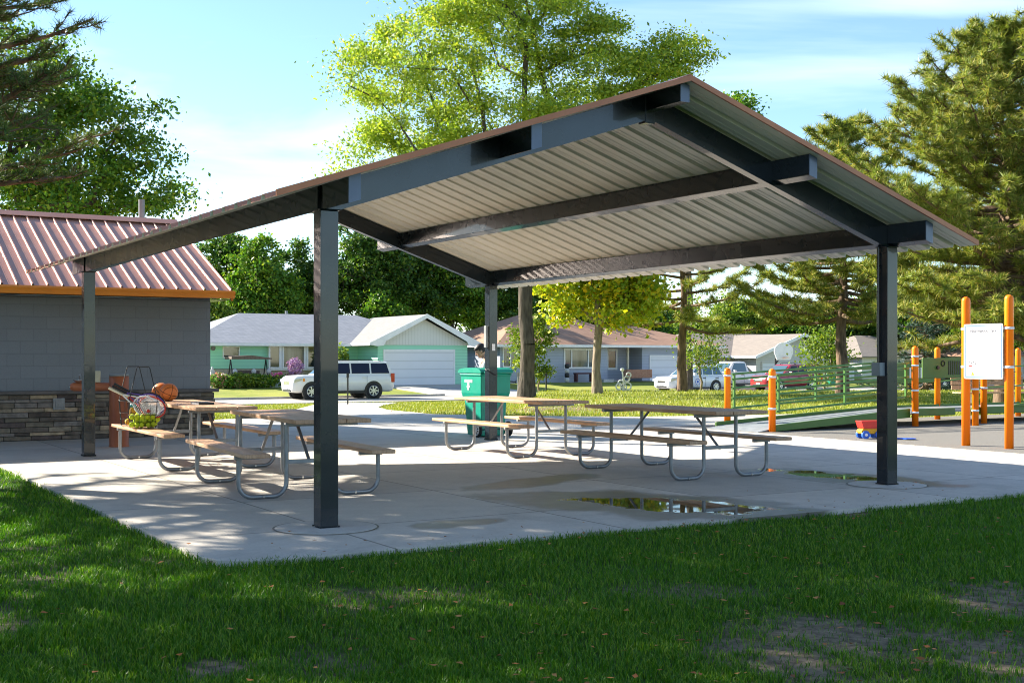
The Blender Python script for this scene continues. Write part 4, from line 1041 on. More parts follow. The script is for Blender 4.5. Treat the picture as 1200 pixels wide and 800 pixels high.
b=MB(); b.prism([(um-hw+.55,2.12),(um+hw-.55,2.12),(um,zap-.28)],vg-.035,vg+.02,'y'); b.prism([(um-hw+.6,2.101),(um+hw-.6,2.101),(um+hw-.6,2.13),(um-hw+.6,2.13)],vg-.05,vg-.036,'y'); b.build('gable_board',M['gablewhite'],mh)
b=MB(); 
for s in (-1,1): b.add([(um,vg-.5,zap),(um+s*hw,vg-.5,zev),(um+s*hw,69.8,zev),(um,69.8,zap)],[(0,1,2,3)]); b.add([(um,vg-.5,zap-.05),(um+s*hw,vg-.5,zev-.05),(um+s*hw,66.,zev-.05),(um,66.,zap-.05)],[(0,1,2,3)])
b.build('garage_roof',M['sh_light'],mh)
for s in (-1,1):
    b=MB(); b.prism([(um,zap+.03),(um+s*hw,zev+.03),(um+s*(hw+.02),zev-.12),(um+s*(hw-.5),zev-.20),(um+s*(hw-.95),zev-.16),(um+s*(hw-1.1),zev+.12),(um,zap-.24)],vg-.54,vg-.5,'y'); b.build('rake_board',M['white'],mh)
b=MB(); b.box(um-hw-.03,vg-.5,zev-.16,um-hw+.01,66.4,zev-.0); b.build('gutter',M['white'],mh)
d0,d1=pu(451,vg),pu(531,vg); zt=zrow(411.5,490,vg)
b=MB(); b.box(d0,vg-.04,zg,d1,vg-.015,zt); dr=b.build('garage_door',M['door_white'],mh)
b=MB(); b.box(d0-.12,vg-.06,zg,d0,vg-.002,zt+.12); b.box(d1,vg-.06,zg,d1+.12,vg-.002,zt+.12); b.box(d0,vg-.06,zt,d1,vg-.002,zt+.12); b.build('door_frame',M['white'],dr)
window(mh,pu(262,65),pu(279.5,65),65,zrow(418,270,65),zrow(407,270,65))
za,zb=zrow(430,330,64.7),zrow(406,330,64.7)
# bow window: side sash, big pane, side sash on a projecting box
b=MB(); b.box(pu(314,65)-.02,64.72,za-.2,pu(375,65),65.0,zb+.25); bw=b.build('bay_window',M['white'],mh)
for (xa,xb_,gl) in ((316.5,327,'glass'),(332.5,356,'winlight'),(361,372,'glass')): window(bw,pu(xa,64.7),pu(xb_,64.7),64.71,za,zb,gl,.09,(),'pane')
b=MB(); b.cyl((pu(249.5,65),64.99,zrow(408,250,65)),(pu(249.5,65),64.93,zrow(408,250,65)),.14,16); b.build('wall_dial',M['steel'],mh)
# entry recess: door, light, wreath
window(mh,pu(424,66.5),pu(431,66.5),66.5,zrow(424,428,66.5),zrow(411,428,66.5),'winlight',.07,(),'side_window')
window(mh,pu(398,66.5),pu(404,66.5),66.5,zrow(440,400,66.5),zrow(408,400,66.5),'winlight',.09,(),'entry_door')
b=MB(); c_=Vector((pu(416.5,66.4),66.4,zrow(418,416,66.4))); b.tube([(c_.x+.22*math.cos(2*PI*i/14),c_.y,c_.z+.40*math.sin(2*PI*i/14)) for i in range(14)],.13,7,0,False,True)
wr=b.build('wreath',pm('wreath_leaves',(.05,.07,.02),(.16,.05,.02),9,.8,0,.8,20),loc=(AX,AY,0),rot=TH); tag(wr,'dark oval wreath hanging on the wall of the mint house entry','wreath')
b=MB(); pc=pu(434,70); b.cyl((26.6,70.5,3.9),(26.6,70.5,4.45),.09,10); b.build('roof_vent',M['plate'],mh)
# swing with canopy
sw=thing('garden_swing','garden swing with a brown striped canopy in front of the mint house','garden swing',W(pu(291,63.1),63.1,gz(*W(pu(291,63.1),63.1)[:2])),TH)
b=MB(); b.prism([(-1.25,1.62),(1.25,1.62),(1.25,1.70),(0,1.86),(-1.25,1.80)],-.65,.65,'y'); b.build('canopy',M['canopy'],sw,bevel=.02)
b=MB()
for x_ in (-1.1,1.1):
    for y_ in (-.6,.6): b.tube([(x_,0,1.62),(x_,y_,0)],.035,6)
b.build('swing_frame',M['black'],sw)
b=MB(); b.box(-.8,-.25,.42,.8,.25,.50); b.box(-.8,.22,.50,.8,.28,.95); b.build('swing_seat',M['canopy'],sw,bevel=.02)
# garden ornaments
def lathe_thing(name,lab,cat,px,v,prof,mat,n=12,group=None):
    p=W(pu(px,v),v); b=MB(); b.lathe(prof,(0,0,0),n); o=b.build(name,mat,loc=(p.x,p.y,gz(p.x,p.y))); tag(o,lab,cat,group); return o
st=thing('garden_statue','white garden statue on a pedestal at the left end of the flower bed','statue',W(pu(248.5,62.6),62.6,-.58),TH)
b=MB(); b.lathe([(.28,0),(.28,.1),(.16,.16),(.14,.62),(.24,.70),(.24,.76)],(0,0,0),12); b.build('pedestal',M['stone_white'],st)
skin('figure',[((0,0,.80),.11),((0,0,.98),.10),((.01,0,1.14),.09),((.01,0,1.24),.05),((.02,0,1.36),.075),((.13,0,1.10),.035),((.20,0,.95),.03),((-.13,0,1.10),.035),((-.20,.02,1.22),.03)],[(0,1),(1,2),(2,3),(3,4),(2,5),(5,6),(2,7),(7,8)],M['stone_white'],st)
bb=thing('bird_bath','white bird bath beside the garden statue','bird bath',W(pu(256,62.6),62.6,-.58),TH)
b=MB(); b.lathe([(.20,0),(.10,.1),(.07,.55),(.12,.62)],(0,0,0),12); b.build('pedestal',M['stone_white'],bb)
b=MB(); b.lathe([(.12,.62),(.36,.72),(.38,.76),(.33,.75),(.1,.68)],(0,0,0),16); b.build('basin',M['stone_white'],bb)
for px in (275.5,297.5,315): lathe_thing('solar_lamp','small pale lamp ball on a stake %s'%({275.5:'left of the swing',297.5:'under the swing canopy',315:'right of the swing'}[px]),'garden lamp',px,62.7,[(.015,0),(.015,.75),(.12,.80),(.15,.9),(.12,1.0),(.02,1.08)],M['stone_white'])
pl=thing('flower_planter','pale blue box planter of pink flowers below the bay window','planter',W(pu(323.5,62.4),62.4,-.58),TH)
b=MB(); b.box(-.36,-.25,.05,.36,.25,.55); b.build('planter_box',pm('pale_blue_box',(.4,.5,.62),None,6,.6),pl,bevel=.03)
fl=MB(); rq=random.Random(2)
for k in range(26):
    fl.sph((rq.uniform(-.33,.33),rq.uniform(-.2,.2),.6+rq.uniform(0,.38)),rq.uniform(.05,.1),6)
fl.build('flowers',M['pinkf'],pl)
def leafy(name,lab,cat,c,rx,ry,rz,n,size,mat,group=None,parent=None):
    """shrub as many small leaf faces through a volume"""
    d=rng.normal(size=(n,3)); d/=np.linalg.norm(d,axis=1)[:,None]; r_=rng.uniform(.35,1.,n)**.6
    k=1+.25*np.sin(d[:,0]*5+c[0])*np.cos(d[:,1]*6)
    P=d*(r_*k)[:,None]*np.array([rx,ry,rz])+np.array([0,0,rz]); P[:,2]=np.maximum(P[:,2],.02)
    a=rng.normal(size=(n,3)); a/=np.linalg.norm(a,axis=1)[:,None]; b_=np.cross(a,rng.normal(size=(n,3))); b_/=np.linalg.norm(b_,axis=1)[:,None]
    s=size*rng.uniform(.6,1.3,n)[:,None]
    V_=np.stack([P-a*s,P+b_*s*.5,P+a*s,P-b_*s*.5],1).reshape(-1,3); i=np.arange(n)*4
    o=big(name,V_,np.stack([i,i+1,i+2,i+3],-1),mat,parent,loc=c)
    if lab: tag(o,lab,cat,group)
    return o
for k,(px,rx,rz,mt,lab) in enumerate(((283,1.35,.42,'lf_light','yellow green clipped bush in front of the mint house'),(304,1.5,.40,'lf_mid','darker green clipped bush right of the yellow green one'),(256,.6,.42,'flower','flowering plants round the white statue'),(266,.5,.35,'lf_mid','small green plant between the statue and the swing'),(278,.35,.22,'pinkf_leaf','low pink flowers at the edge of the yellow green bush'))):
    p=W(pu(px,62.),62.); m_=M['flower'] if mt=='pinkf_leaf' else M[mt]
    leafy('bush' if k!=4 else 'flower_clump',lab,'bush' if k!=4 else 'flowers',(p.x,p.y,gz(p.x,p.y)-.02),rx,.6,rz,1500,.09,m_,'plants along the mint house')
p=W(pu(346,61.5),61.5); ot=thing('ornamental_shrub','mauve flowering shrub in front of the bay window','shrub',(p.x,p.y,gz(p.x,p.y)),0)
b=MB(); b.tube([(0,0,0),(.03,0,.5),(0,.02,.95)],.03,6); b.build('stem',M['bark_pale'],ot)
leafy('foliage',None,None,(0,0,.65),.5,.4,.55,700,.08,leaf('mauve_leaves',(.22,.10,.3),(.4,.22,.5),(.6,.4,.6),.2),None,ot)
leafy('foliage',None,None,(-.5,0,.25),.55,.3,.28,400,.08,M['flower'],None,ot)
p=W(pu(399,63.),63.); leafy('climbing_shrub','tall light green shrub at the mint house entry','shrub',(p.x,p.y,gz(p.x,p.y)),.6,.5,1.25,1300,.1,M['lf_light'])

# grey house
gh=grid_thing('grey_house','blue grey bungalow with brown hip roof, recessed porch and white garage door','house')
uL=pu(586,64.); uR=pu(835,64.); up0,up1=pu(712,64),pu(752.5,64)
b=MB(); b.box(uL,64,-.9,up0,74,2.1); b.box(up0,65.6,-.9,up1,74,2.1); b.box(up1,64,-.9,uR,74,2.1); b.build('siding_wall',M['greysid'],gh)
b=MB(); hip(b,uL-.6,up1+1.2,63.4,74.6,2.2,4.45,uL+4.6,up1-3.5,0,.04,0); hip(b,up1-4.6,uR+.6,63.3,73.,2.21,3.75,up1-1.,uR-4.6,0,.04,0); b.build('roof',M['sh_brown'],gh)
b=MB(); b.box(uL-.62,63.22,2.02,uR+.65,63.29,2.20); b.box(uL-.66,63.3,2.02,uL-.6,74.6,2.20); b.box(uL-.6,63.3,2.10,uR+.6,64.,2.13); b.build('fascia',M['white'],gh)
zz0=lambda row,px: zrow(row,px,64)
window(gh,pu(590,64),pu(606,64),64,zz0(429,600),zz0(408,600),'winlight',.09,(pu(598,64),))
window(gh,pu(662,64),pu(694,64),64,zz0(430,680),zz0(410,680),'winlight',.1,(pu(669.5,64),pu(689,64)))
window(gh,pu(712.5,65.6),pu(721.,65.6),65.6,zz0(431,718),zz0(411,718),'winred',.16,(),'front_door')
b=MB(); b.box(pu(741,65.6),65.52,-.7,pu(750,65.6),65.59,zz0(417,745)); b.build('side_door',M['white'],gh)
b=MB(); b.box(pu(735,64),63.95,-.7,pu(735,64)+.13,64.08,2.1); b.build('porch_post',M['cream'],gh)
d0,d1=pu(762,64),pu(812,64)
b=MB(); b.box(d0,63.94,-.8,d1,63.985,zz0(417.5,790)); dr=b.build('garage_door',M['door_white'],gh)
b=MB(); b.box(d0-.1,63.93,-.8,d0,63.996,zz0(417.5,790)+.1); b.box(d1,63.93,-.8,d1+.1,63.996,zz0(417.5,790)+.1); b.box(d0,63.93,zz0(417.5,790),d1,63.996,zz0(417.5,790)+.1); b.build('door_frame',M['white'],dr)
b=MB(); b.box(pu(700,64.),63.2,-.75,pu(712,64.),65.6,-.25); b.box(pu(712,64),64.0,-.75,pu(737,64),65.59,-.35); b.build('porch_step',M['stone_white'],gh)
p=W(pu(747,62.6),62.6); b=MB(); b.box(-1.1,-.3,0,1.1,.3,.62); o=b.build('brick_planter',M['brickred'],loc=(p.x,p.y,gz(p.x,p.y)+.25),rot=TH,bevel=.02); tag(o,'low red brick planter by the grey house porch','planter')
bq=thing('porch_bench','small dark red bench under the big window of the grey house','bench',W(pu(684,63.3),63.3,-.42),TH)
b=MB(); b.box(-.75,-.2,.55,.75,.2,.65); b.build('seat',M['darkwood'],bq); 
for x_ in (-.65,.65): b=MB(); b.box(x_-.06,-.18,0,x_+.06,.18,.55); b.build('leg',M['darkwood'],bq)
tp=thing('totem_ornament','black and white stacked totem ornament by the grey house wall','ornament',W(pu(664.5,63.3),63.3,-.42),TH)
for k in range(4): b=MB(); b.lathe([(.10,k*.32),(.17,k*.32+.05),(.17,k*.32+.27),(.10,k*.32+.315)],(0,0,0),12); b.build('totem_block',M['black'] if k%2 else M['stone_white'],tp)
# pale push-cart like ornament on the lawn edge
x,y=at(731,460,50)[:2]; oc=thing('lawn_ornament','pale metal scroll ornament on the lawn in front of the grey house porch','ornament',(x,y,gz(x,y)),0)
b=MB(); b.tube([(0,0,0),(-.03,0,.5),(-.06,0,.80)],.03,6); b.sph((-.06,0,.84),.085,8); b.build('stem',M['white'],oc)
b=MB()
for (cx_,cz_,r_) in ((.13,.46,.11),(-.1,.30,.12),(.2,.62,.09),(-.18,.15,.13),(.15,.17,.15),(.0,.12,.11)): b.tube([(cx_+r_*math.cos(2*PI*i/12),.02,cz_+r_*math.sin(2*PI*i/12)) for i in range(12)],.03,5,0,False,True)
b.build('scrolls',M['white'],oc)
# beige house
bh=grid_thing('cream_house','cream sided house with taupe gable roof and white garage door','house')
g0,g1=pu(886,63),pu(984,63); um=(g0+g1)/2; hw=(g1-g0)/2+.55; ze=zrow(417,930,62.5); za_=zrow(391,942,62.5)
b=MB(); b.box(g0,63,-1.2,g1,72,ze+.05); b.prism([(g0,ze+.05),(g1,ze+.05),(um,za_-.2)],63.0,72,'y'); b.box(57.8,66.,-1.2,g1,76,ze+.1); b.build('siding_wall',M['beigesid'],bh)
b=MB()
for s in (-1,1): b.add([(um,62.4,za_),(um+s*hw,62.4,ze),(um+s*hw,72,ze),(um,72,za_)],[(0,1,2,3)])
hip(b,57.2,77.,65.4,76.6,ze+.05,za_+.12,61.,73.,0,.04,0)
b.build('roof',M['sh_taupe'],bh)
for s in (-1,1): b=MB(); b.prism([(um,za_+.04),(um+s*hw,ze+.04),(um+s*hw,ze-.2),(um,za_-.22)],62.33,62.4,'y'); b.build('rake_board',M['white'],bh)
b=MB(); b.box(57.1,65.3,ze-.14,um-hw+.2,65.4,ze+.06); b.box(um-hw-.05,62.4,ze-.17,um-hw,65.5,ze+.02); b.build('gutter',M['white'],bh)
d0,d1=pu(893,63),pu(944,63); zt=zrow(425.5,918,63); b=MB(); b.box(d0,62.93,-1.,d1,62.99,zt); dr=b.build('garage_door',M['door_white'],bh)
b=MB(); b.box(d0-.12,62.92,-1.,d0,62.995,zt+.12); b.box(d1,62.92,-1.,d1+.12,62.995,zt+.12); b.box(d0,62.92,zt,d1,62.995,zt+.12); b.build('door_frame',M['beigesid'],dr)
b=MB(); b.cyl((64.5,71,za_),(64.5,71,za_+.5),.12,10); b.build('roof_vent',M['plate'],bh)
# far right houses seen between trees
for (px_a,px_b,vv_,lab,mt,rf,ze_) in ((1010,1105,63,'pale house behind the pines right of the cream house','gablewhite','sh_taupe',1.4),(1135,1260,60,'cream house with brown roof at the right edge behind the park bench','beigesid','sh_brown',1.5)):
    h_=grid_thing('house',lab,'house',0,'houses far across the street'); a0,a1=pu(px_a,vv_),pu(px_b,vv_)
    b=MB(); b.box(a0,vv_,-1.3,a1,vv_+9,ze_); b.build('wall',M[mt],h_)
    b=MB(); hip(b,a0-.5,a1+.5,vv_-.5,vv_+9.5,ze_,ze_+1.8,a0+4,a1-4,0,.1,0); b.build('roof',M[rf],h_)
    for k in range(3): q=a0+(a1-a0)*(.2+.3*k); window(h_,q,q+1.1,vv_,.0,1.1)

# ---------------------------------------------------------------- vehicles
def car(name,label,loc,rot,paint,L,Wd,H,zb,belt,hood,wheelr,ax,gh_,lic=True,kind='suv',glass='carglass',rails=True):
    """front towards -x, left side towards -y. gh_ = (base x front, base x rear, roof x front, roof x rear)"""
    t=thing(name,label,'car' if kind!='pickup' else 'pickup',loc,rot); hw_=Wd/2; x0,x1=-L/2,L/2
    # lower body loft (stations: x, bottom, shoulder height, half width)
    bf,br,rf,rr_=gh_
    stn=[(x0,zb+.16,hood*.78,hw_*.72),(x0+.06,zb+.05,hood*.90,hw_*.86),(x0+.22,zb,hood*.97,hw_*.95),(x0+.6,zb,hood,hw_*.99),(bf-.05,zb,belt-.04,hw_),(bf+.4,zb,belt,hw_),(br-.5,zb,belt+.02,hw_),(x1-.30,zb,belt+.01,hw_*.985),(x1-.07,zb+.05,belt-.03,hw_*.93),(x1,zb+.14,belt-.1,hw_*.84)]
    b=MB(); ringn=[]; 
    for (x,z0,z1,w_) in stn:
        h=z1-z0
        ringn.append([(x,-w_*.86,z0),(x,-w_*.97,z0+h*.14),(x,-w_,z0+h*.5),(x,-w_*.985,z0+h*.80),(x,-w_*.93,z1-h*.05),(x,-w_*.80,z1),(x,0,z1+.02),(x,w_*.80,z1),(x,w_*.93,z1-h*.05),(x,w_*.985,z0+h*.80),(x,w_,z0+h*.5),(x,w_*.97,z0+h*.14),(x,w_*.86,z0)])
    n=13; vs=[p for r_ in ringn for p in r_]; fs=[(i*n+j,i*n+(j+1)%n,(i+1)*n+(j+1)%n,(i+1)*n+j) for i in range(len(stn)-1) for j in range(n)]
    fs+= [tuple(range(n))[::-1],tuple((len(stn)-1)*n+j for j in range(n))]
    b.add(vs,fs,0,True); body=b.build('body',paint,t)
    # cabin
    def cs(x,z,w_): return [(x,-w_,z),(x,w_,z)]
    zb_=belt-.03; wl,wr=hw_*.90,hw_*.74
    c=MB(); st=[(bf,zb_,wl,zb_+.01),(rf,zb_,wl,H-.03),(rf+.35,zb_,wl,H),(rr_-.35,zb_,wl,H),(rr_,zb_,wl,H-.04),(br,zb_,wl,zb_+.01)]
    vs=[]
    for (x,z0,w_,z1) in st: wt=wl+(wr-wl)*(z1-zb_)/(H-zb_); vs+=[(x,-w_,z0),(x,-wt,z1-.02 if z1>zb_+.1 else z1),(x,-wt+.10,z1+.012),(x,wt-.10,z1+.012),(x,wt,z1-.02 if z1>zb_+.1 else z1),(x,w_,z0)]
    n=6; fs=[(i*n+j,i*n+(j+1)%n,(i+1)*n+(j+1)%n,(i+1)*n+j) for i in range(len(st)-1) for j in range(n)]
    c.add(vs,fs); c.build('cabin',paint,body,bevel=.02)
    def side(s,x,z): w_=wl+(wr-wl)*(z-zb_)/(H-zb_); return (x,s*(w_+.012),z)
    zl,zh=belt+.05,H-.11
    def xf(z): return bf+(rf-bf)*(z-zb_)/(H-zb_)
    def xr(z): return br+(rr_-br)*(z-zb_)/(H-zb_)
    cuts=[.0,.36,.68,1.] if kind!='pickup' else [0,1.]
    xa_,xb_=xf(zl)+.30,xr(zl)-.16
    for s in (-1,1):
        for k in range(len(cuts)-1):
            q0,q1=xa_+(xb_-xa_)*cuts[k]+.045,xa_+(xb_-xa_)*cuts[k+1]-.045
            t0=max(q0,xf(zh)+.18) if k==0 else q0; t1=min(q1,xr(zh)-.10) if k==len(cuts)-2 else q1
            w_=MB(); w_.add([side(s,q0,zl),side(s,q1,zl),side(s,t1,zh),side(s,t0,zh)],[(0,1,2,3)]); w_.build('side_window',M[glass],t)
    def slant(xa,xb,za0,za1,name,off):
        w0=wl+(wr-wl)*(za0-zb_)/(H-zb_)-.09; w1=wl+(wr-wl)*(za1-zb_)/(H-zb_)-.12
        q=MB(); q.add([(xa+off,-w0,za0),(xa+off,w0,za0),(xb+off,w1,za1),(xb+off,-w1,za1)],[(0,1,2,3)]); q.build(name,M['carglass2'] if name=='windscreen' else M[glass],t)
    slant(xf(belt+.04),xf(H-.09),belt+.04,H-.09,'windscreen',-.035); slant(xr(belt+.08),xr(H-.12),belt+.08,H-.12,'rear_window',.035)
    # wheels with arches
    for xw in ax:
        for s in (-1,1):
            a=MB(); a.cyl((xw,s*(hw_-.14),wheelr*1.02),(xw,s*(hw_+.006),wheelr*1.02),wheelr*1.20,28); a.build('wheel_arch',M['black'],body)
            wh=MB(); wh.lathe([(wheelr*.6,-.12),(wheelr*.93,-.12),(wheelr,-.08),(wheelr,.08),(wheelr*.93,.12),(wheelr*.64,.12)],(xw,s*(hw_-.10),wheelr),28,0,True,Matrix.Rotation(R(90),3,'X')); wo=wh.build('wheel',M['rubber'],t)
            r_=MB(); yy_=s*(hw_+.018); r_.tube([(xw+wheelr*.62*math.cos(2*PI*i/24),yy_,wheelr+wheelr*.62*math.sin(2*PI*i/24)) for i in range(24)],.02,6,0,False,True)
            for k in range(7): a_=2*PI*k/7; r_.bar((xw,yy_,wheelr),(xw+wheelr*.6*math.cos(a_),yy_,wheelr+wheelr*.6*math.sin(a_)),.07,.03,0,(0,1,0))
            r_.cyl((xw,yy_-s*.02,wheelr),(xw,yy_+s*.02,wheelr),.07,12); r_.build('rim',M['rim'],wo)
            dd_=MB(); dd_.cyl((xw,yy_-s*.035,wheelr),(xw,yy_-s*.03,wheelr),wheelr*.62,20); dd_.build('brake_disc',M['black'],wo)
    # lamps, grille, bumper, handles, mirrors
    for s in (-1,1):
        q=MB(); z=hood*.80; q.prism([(x0+.015,z-.10),(x0+.42,z-.02),(x0+.46,z+.09),(x0+.05,z+.06)],s*hw_*.80-.03,s*hw_*.80+.19*s*.9,'y'); q.build('headlight',M['lampclear'],t,bevel=.01)
        q=MB(); q.box(x0+.50,s*hw_*.985-.012,z-.06,x0+.60,s*hw_*.985+.012,z+.10); q.build('side_marker',M['lampamber'],t)
        q=MB(); q.box(x1-.22,s*hw_*.93-.035,belt-.42,x1-.01,s*hw_*.93+.03,belt+.05); q.build('tail_light',M['lampred'],t,bevel=.015)
        q=MB(); q.box(bf+.45,s*(hw_+.02),belt-.01,bf+.62,s*(hw_+.20),belt+.16); q.build('mirror',paint,t,bevel=.03)
        for xd in (bf+1.25,bf+2.25) if kind!='pickup' else (bf+1.2,): q=MB(); q.box(xd,s*(hw_-.01),belt-.17,xd+.2,s*(hw_+.022),belt-.13); q.build('door_handle',paint if kind=='suv' else M['black'],t)
        q=MB()
        for xd in (bf+.35,bf+1.45,bf+2.5): q.box(xd,s*(hw_+.0005)-.004,zb+.12,xd+.012,s*(hw_+.0005)+.004,belt-.05)
        q.box(x0+1.55,s*(hw_*.985)-.01,zb-.06,x1-1.55,s*(hw_*.985)+.008,zb+.07); q.build('sill',M['black'],t)
        if rails: q=MB(); q.tube([(rf+.35,s*(wr-.06),H+.015),(rf+.45,s*(wr-.06),H+.06),(rr_-.5,s*(wr-.06),H+.06),(rr_-.35,s*(wr-.06),H+.01)],.018,6); q.build('roof_rail',M['black'],t)
    q=MB(); q.box(x0-.012,-hw_*.42,hood*.60,x0+.03,hw_*.42,hood*.76); q.build('grille',M['chrome'] if kind!='crossover' else M['black'],t,bevel=.02)
    q=MB(); q.box(x0-.02,-hw_*.5,zb+.06,x0+.05,hw_*.5,zb+.16); q.build('lower_grille',M['black'],t)
    q=MB(); q.box(x0-.028,-.16,zb+.17,x0-.018,.16,zb+.26); q.build('licence_plate',M['whitepl'],t)
    return t
def on_street(px,v): p=W(pu(px,v),v); return (p.x,p.y,gz(p.x,p.y)+.01)
suv=car('parked_suv','long white SUV with dark windows parked in front of the mint house',on_street(396,51.0),TH,M['car_white'],5.65,2.0,1.95,.36,1.27,1.24,.42,(-1.85,1.58),(-1.30,2.78,-.55,2.46))
crv=car('parked_crossover','white crossover half behind the pine trunk on the street',on_street(809,51.0),TH,M['car_white2'],4.55,1.84,1.66,.25,1.03,.98,.35,(-1.38,1.28),(-1.0,2.15,-.10,1.55),True,'crossover','carglass2',False)
# round emblem on the crossover door
b=MB(); b.cyl((-.18,-.926,.66),(-.18,-.932,.66),.24,24); em=b.build('door_emblem',M['whitepl'],crv)
b=MB(); b.tube([(-.18+.18*math.cos(2*PI*i/20),-.934,.66+.18*math.sin(2*PI*i/20)) for i in range(20)],.02,5,0,False,True); b.cyl((-.18,-.932,.66),(-.18,-.936,.66),.08,12); b.build('emblem_ring',M['blue'],em)
rsv=car('parked_suv','dark red SUV parked behind the green ramp rails',on_street(921,50.0),TH,M['car_red'],4.75,1.87,1.70,.27,1.08,1.02,.37,(-1.42,1.36),(-1.05,2.20,-.25,1.85),True,'suv','carglass',True)
p=W(pu(855,56.),56.)
pk=car('parked_pickup','white pickup in the driveway between the crossover and the red SUV',(p.x,p.y,gz(p.x,p.y)-.2),TH,M['car_white'],5.4,1.95,1.95,.40,1.22,1.20,.40,(-1.7,1.7),(-1.0,1.0,-.35,.75),True,'pickup','carglass2',False)
x,y=at(1110,440,88)[:2]
car('parked_suv','dark car far beyond the play panel at the right',(x,y,gz(x,y)-.1),TH,M['steel'],4.6,1.84,1.6,.25,1.0,.95,.34,(-1.38,1.3),(-1.0,2.1,-.2,1.7),True,'crossover','carglass',False)

# ---------------------------------------------------------------- basketball hoop, stakes, bins far away
hb=W(pu(912,58),58); hp=thing('basketball_hoop','white fan shaped basketball backboard on a dark pole in the driveway','basketball hoop',(hb.x,hb.y,-1.1),R(20))
zc=zr(412,hb.y)+1.1
b=MB(); b.tube([(0,.35,0),(0,.35,zc-.5)],.07,8); b.tube([(0,.35,zc-.9),(.45,.05,zc-.1)],.05,6); b.tube([(0,.35,zc-.5),(.4,.05,zc+.1)],.05,6); b.build('pole',M['black'],hp)
b=MB(); pts=[(.45+.80*math.cos(a_),zc+.05+.62*math.sin(a_)) for a_ in [R(-20+220*k/14) for k in range(15)]]+[(-.10,zc-.60),(1.0,zc-.60)]
b.prism(pts,-.03,.03,'y'); b.build('backboard',M['white'],hp)
b=MB(); b.tube([(.45+.23*math.cos(2*PI*i/16),-.30+.23*math.sin(2*PI*i/16),zc-.42) for i in range(16)],.02,5,0,False,True); b.build('rim',M['orange'],hp)
for (px,r0,r1,Y_,lab,m_) in ((407.5,471,437,52,'thin dark stake in the grass in front of the white SUV','black'),(640,461.5,437,50,'thin dark stake in the grass right of the big trunk','black'),(607,462,436,47,'pale marker stake just left of the big trunk','galv')):
    p0=at(px,r0,Y_); b=MB(); z0=gz(p0.x,p0.y)-.05; b.tube([(0,0,0),(0,0,zr(r1,Y_)-z0)],.035,6); b.box(-.05,-.02,(zr(r1,Y_)-z0)*.86,.05,.02,(zr(r1,Y_)-z0)*1.0); o=b.build('marker_stake',M[m_],loc=(p0.x,p0.y,z0)); tag(o,lab,'stake','marker stakes')
p=W(pu(973,58),58); o_=thing('wheeled_bin','dark green wheeled bin by the fence beyond the red SUV','bin',(p.x,p.y,-1.0),TH)
b=MB(); b.prism([(-.25,0),(.25,0),(.32,1.0),(-.32,1.0)],-.3,.3,'y'); b.build('bin_body',M['bin'],o_,bevel=.03); b=MB(); b.box(-.34,-.34,1.0,.34,.34,1.08); b.build('lid',M['bin_dark'],o_,bevel=.02)
fw=thing('white_fence','white vinyl fence panel beside the cream house','fence',W(pu(975,62),62,-1.1),TH)
for k in range(14): b=MB(); b.box(k*.18,0,0,k*.18+.15,.03,1.7); b.build('picket',M['white'],fw)
b=MB(); b.box(0,.031,.4,2.5,.06,.5); b.box(0,.031,1.3,2.5,.06,1.4); b.build('rail',M['white'],fw)
# ---------------------------------------------------------------- trees
def limbs(b,base,trunk_pts,trunk_r,targets,step,tip=.012,droop=.0,seed=0,nside=6,jit=.12):
    """join every target to the growing skeleton; radii follow how much each piece carries"""
    rr_=np.random.default_rng(seed)
    N_=[np.array(p,float) for p in trunk_pts]; par=[-1]+list(range(len(trunk_pts)-1)); nt_=len(trunk_pts)
    T=np.array(targets); ax=np.array(trunk_pts[-1]); 
    cdist=np.hypot(T[:,0]-np.interp(T[:,2],[p[2] for p in trunk_pts],[p[0] for p in trunk_pts]),T[:,1]-np.interp(T[:,2],[p[2] for p in trunk_pts],[p[1] for p in trunk_pts]))+.35*np.maximum(T[:,2]-trunk_pts[-1][2],0)
    for ti in np.argsort(cdist):
        p=T[ti]; A=np.array(N_); d=p-A; L=np.linalg.norm(d,axis=1)
        cost=L+np.where(A[:,2]>p[2]-.25*L,(A[:,2]-p[2]+.25*L)*1.6,0); cost[0]+=50
        q=int(np.argmin(cost)); k=max(1,int(L[q]/step)); prev=q; a=A[q]; pd=None
        for i in range(1,k+1):
            f=i/k; m=a+(p-a)*f; m=m+rr_.normal(0,jit,3)*step*(0 if i==k else 1); m[2]+=(math.sin(PI*f)*(-droop)*L[q])
            N_.append(m); par.append(prev); prev=len(N_)-1
    n=len(N_); w_=np.zeros(n); ch=np.zeros(n,int)
    for i in range(n):
        if par[i]>=0: ch[par[i]]+=1
    w_[ch==0]=1
    for i in range(n-1,-1,-1):
        pass
    order=sorted(range(n),key=lambda i:-i)
    for i in order:
        if par[i]>=0: w_[par[i]]+=w_[i]
    R_=tip*np.maximum(w_,1)**.42
    kf=trunk_r/max(R_[0],1e-6); R_=tip+(R_-tip)*kf if R_[0]>tip*1.5 else R_
    R_=np.maximum(R_,tip*.6)
    for i in range(nt_): R_[i]=max(R_[i],trunk_r*(1-.55*i/nt_))
    R_[0]=trunk_r*1.30
    for i in range(n):
        q=par[i]
        if q<0: continue
        r0=R_[q] if (i<nt_) else min(R_[q],R_[i]*1.25)
        b.tube([N_[q],N_[i]],[r0,R_[i]],10 if i<nt_ else (nside if R_[i]>tip*3 else 4),0,False)
    return N_
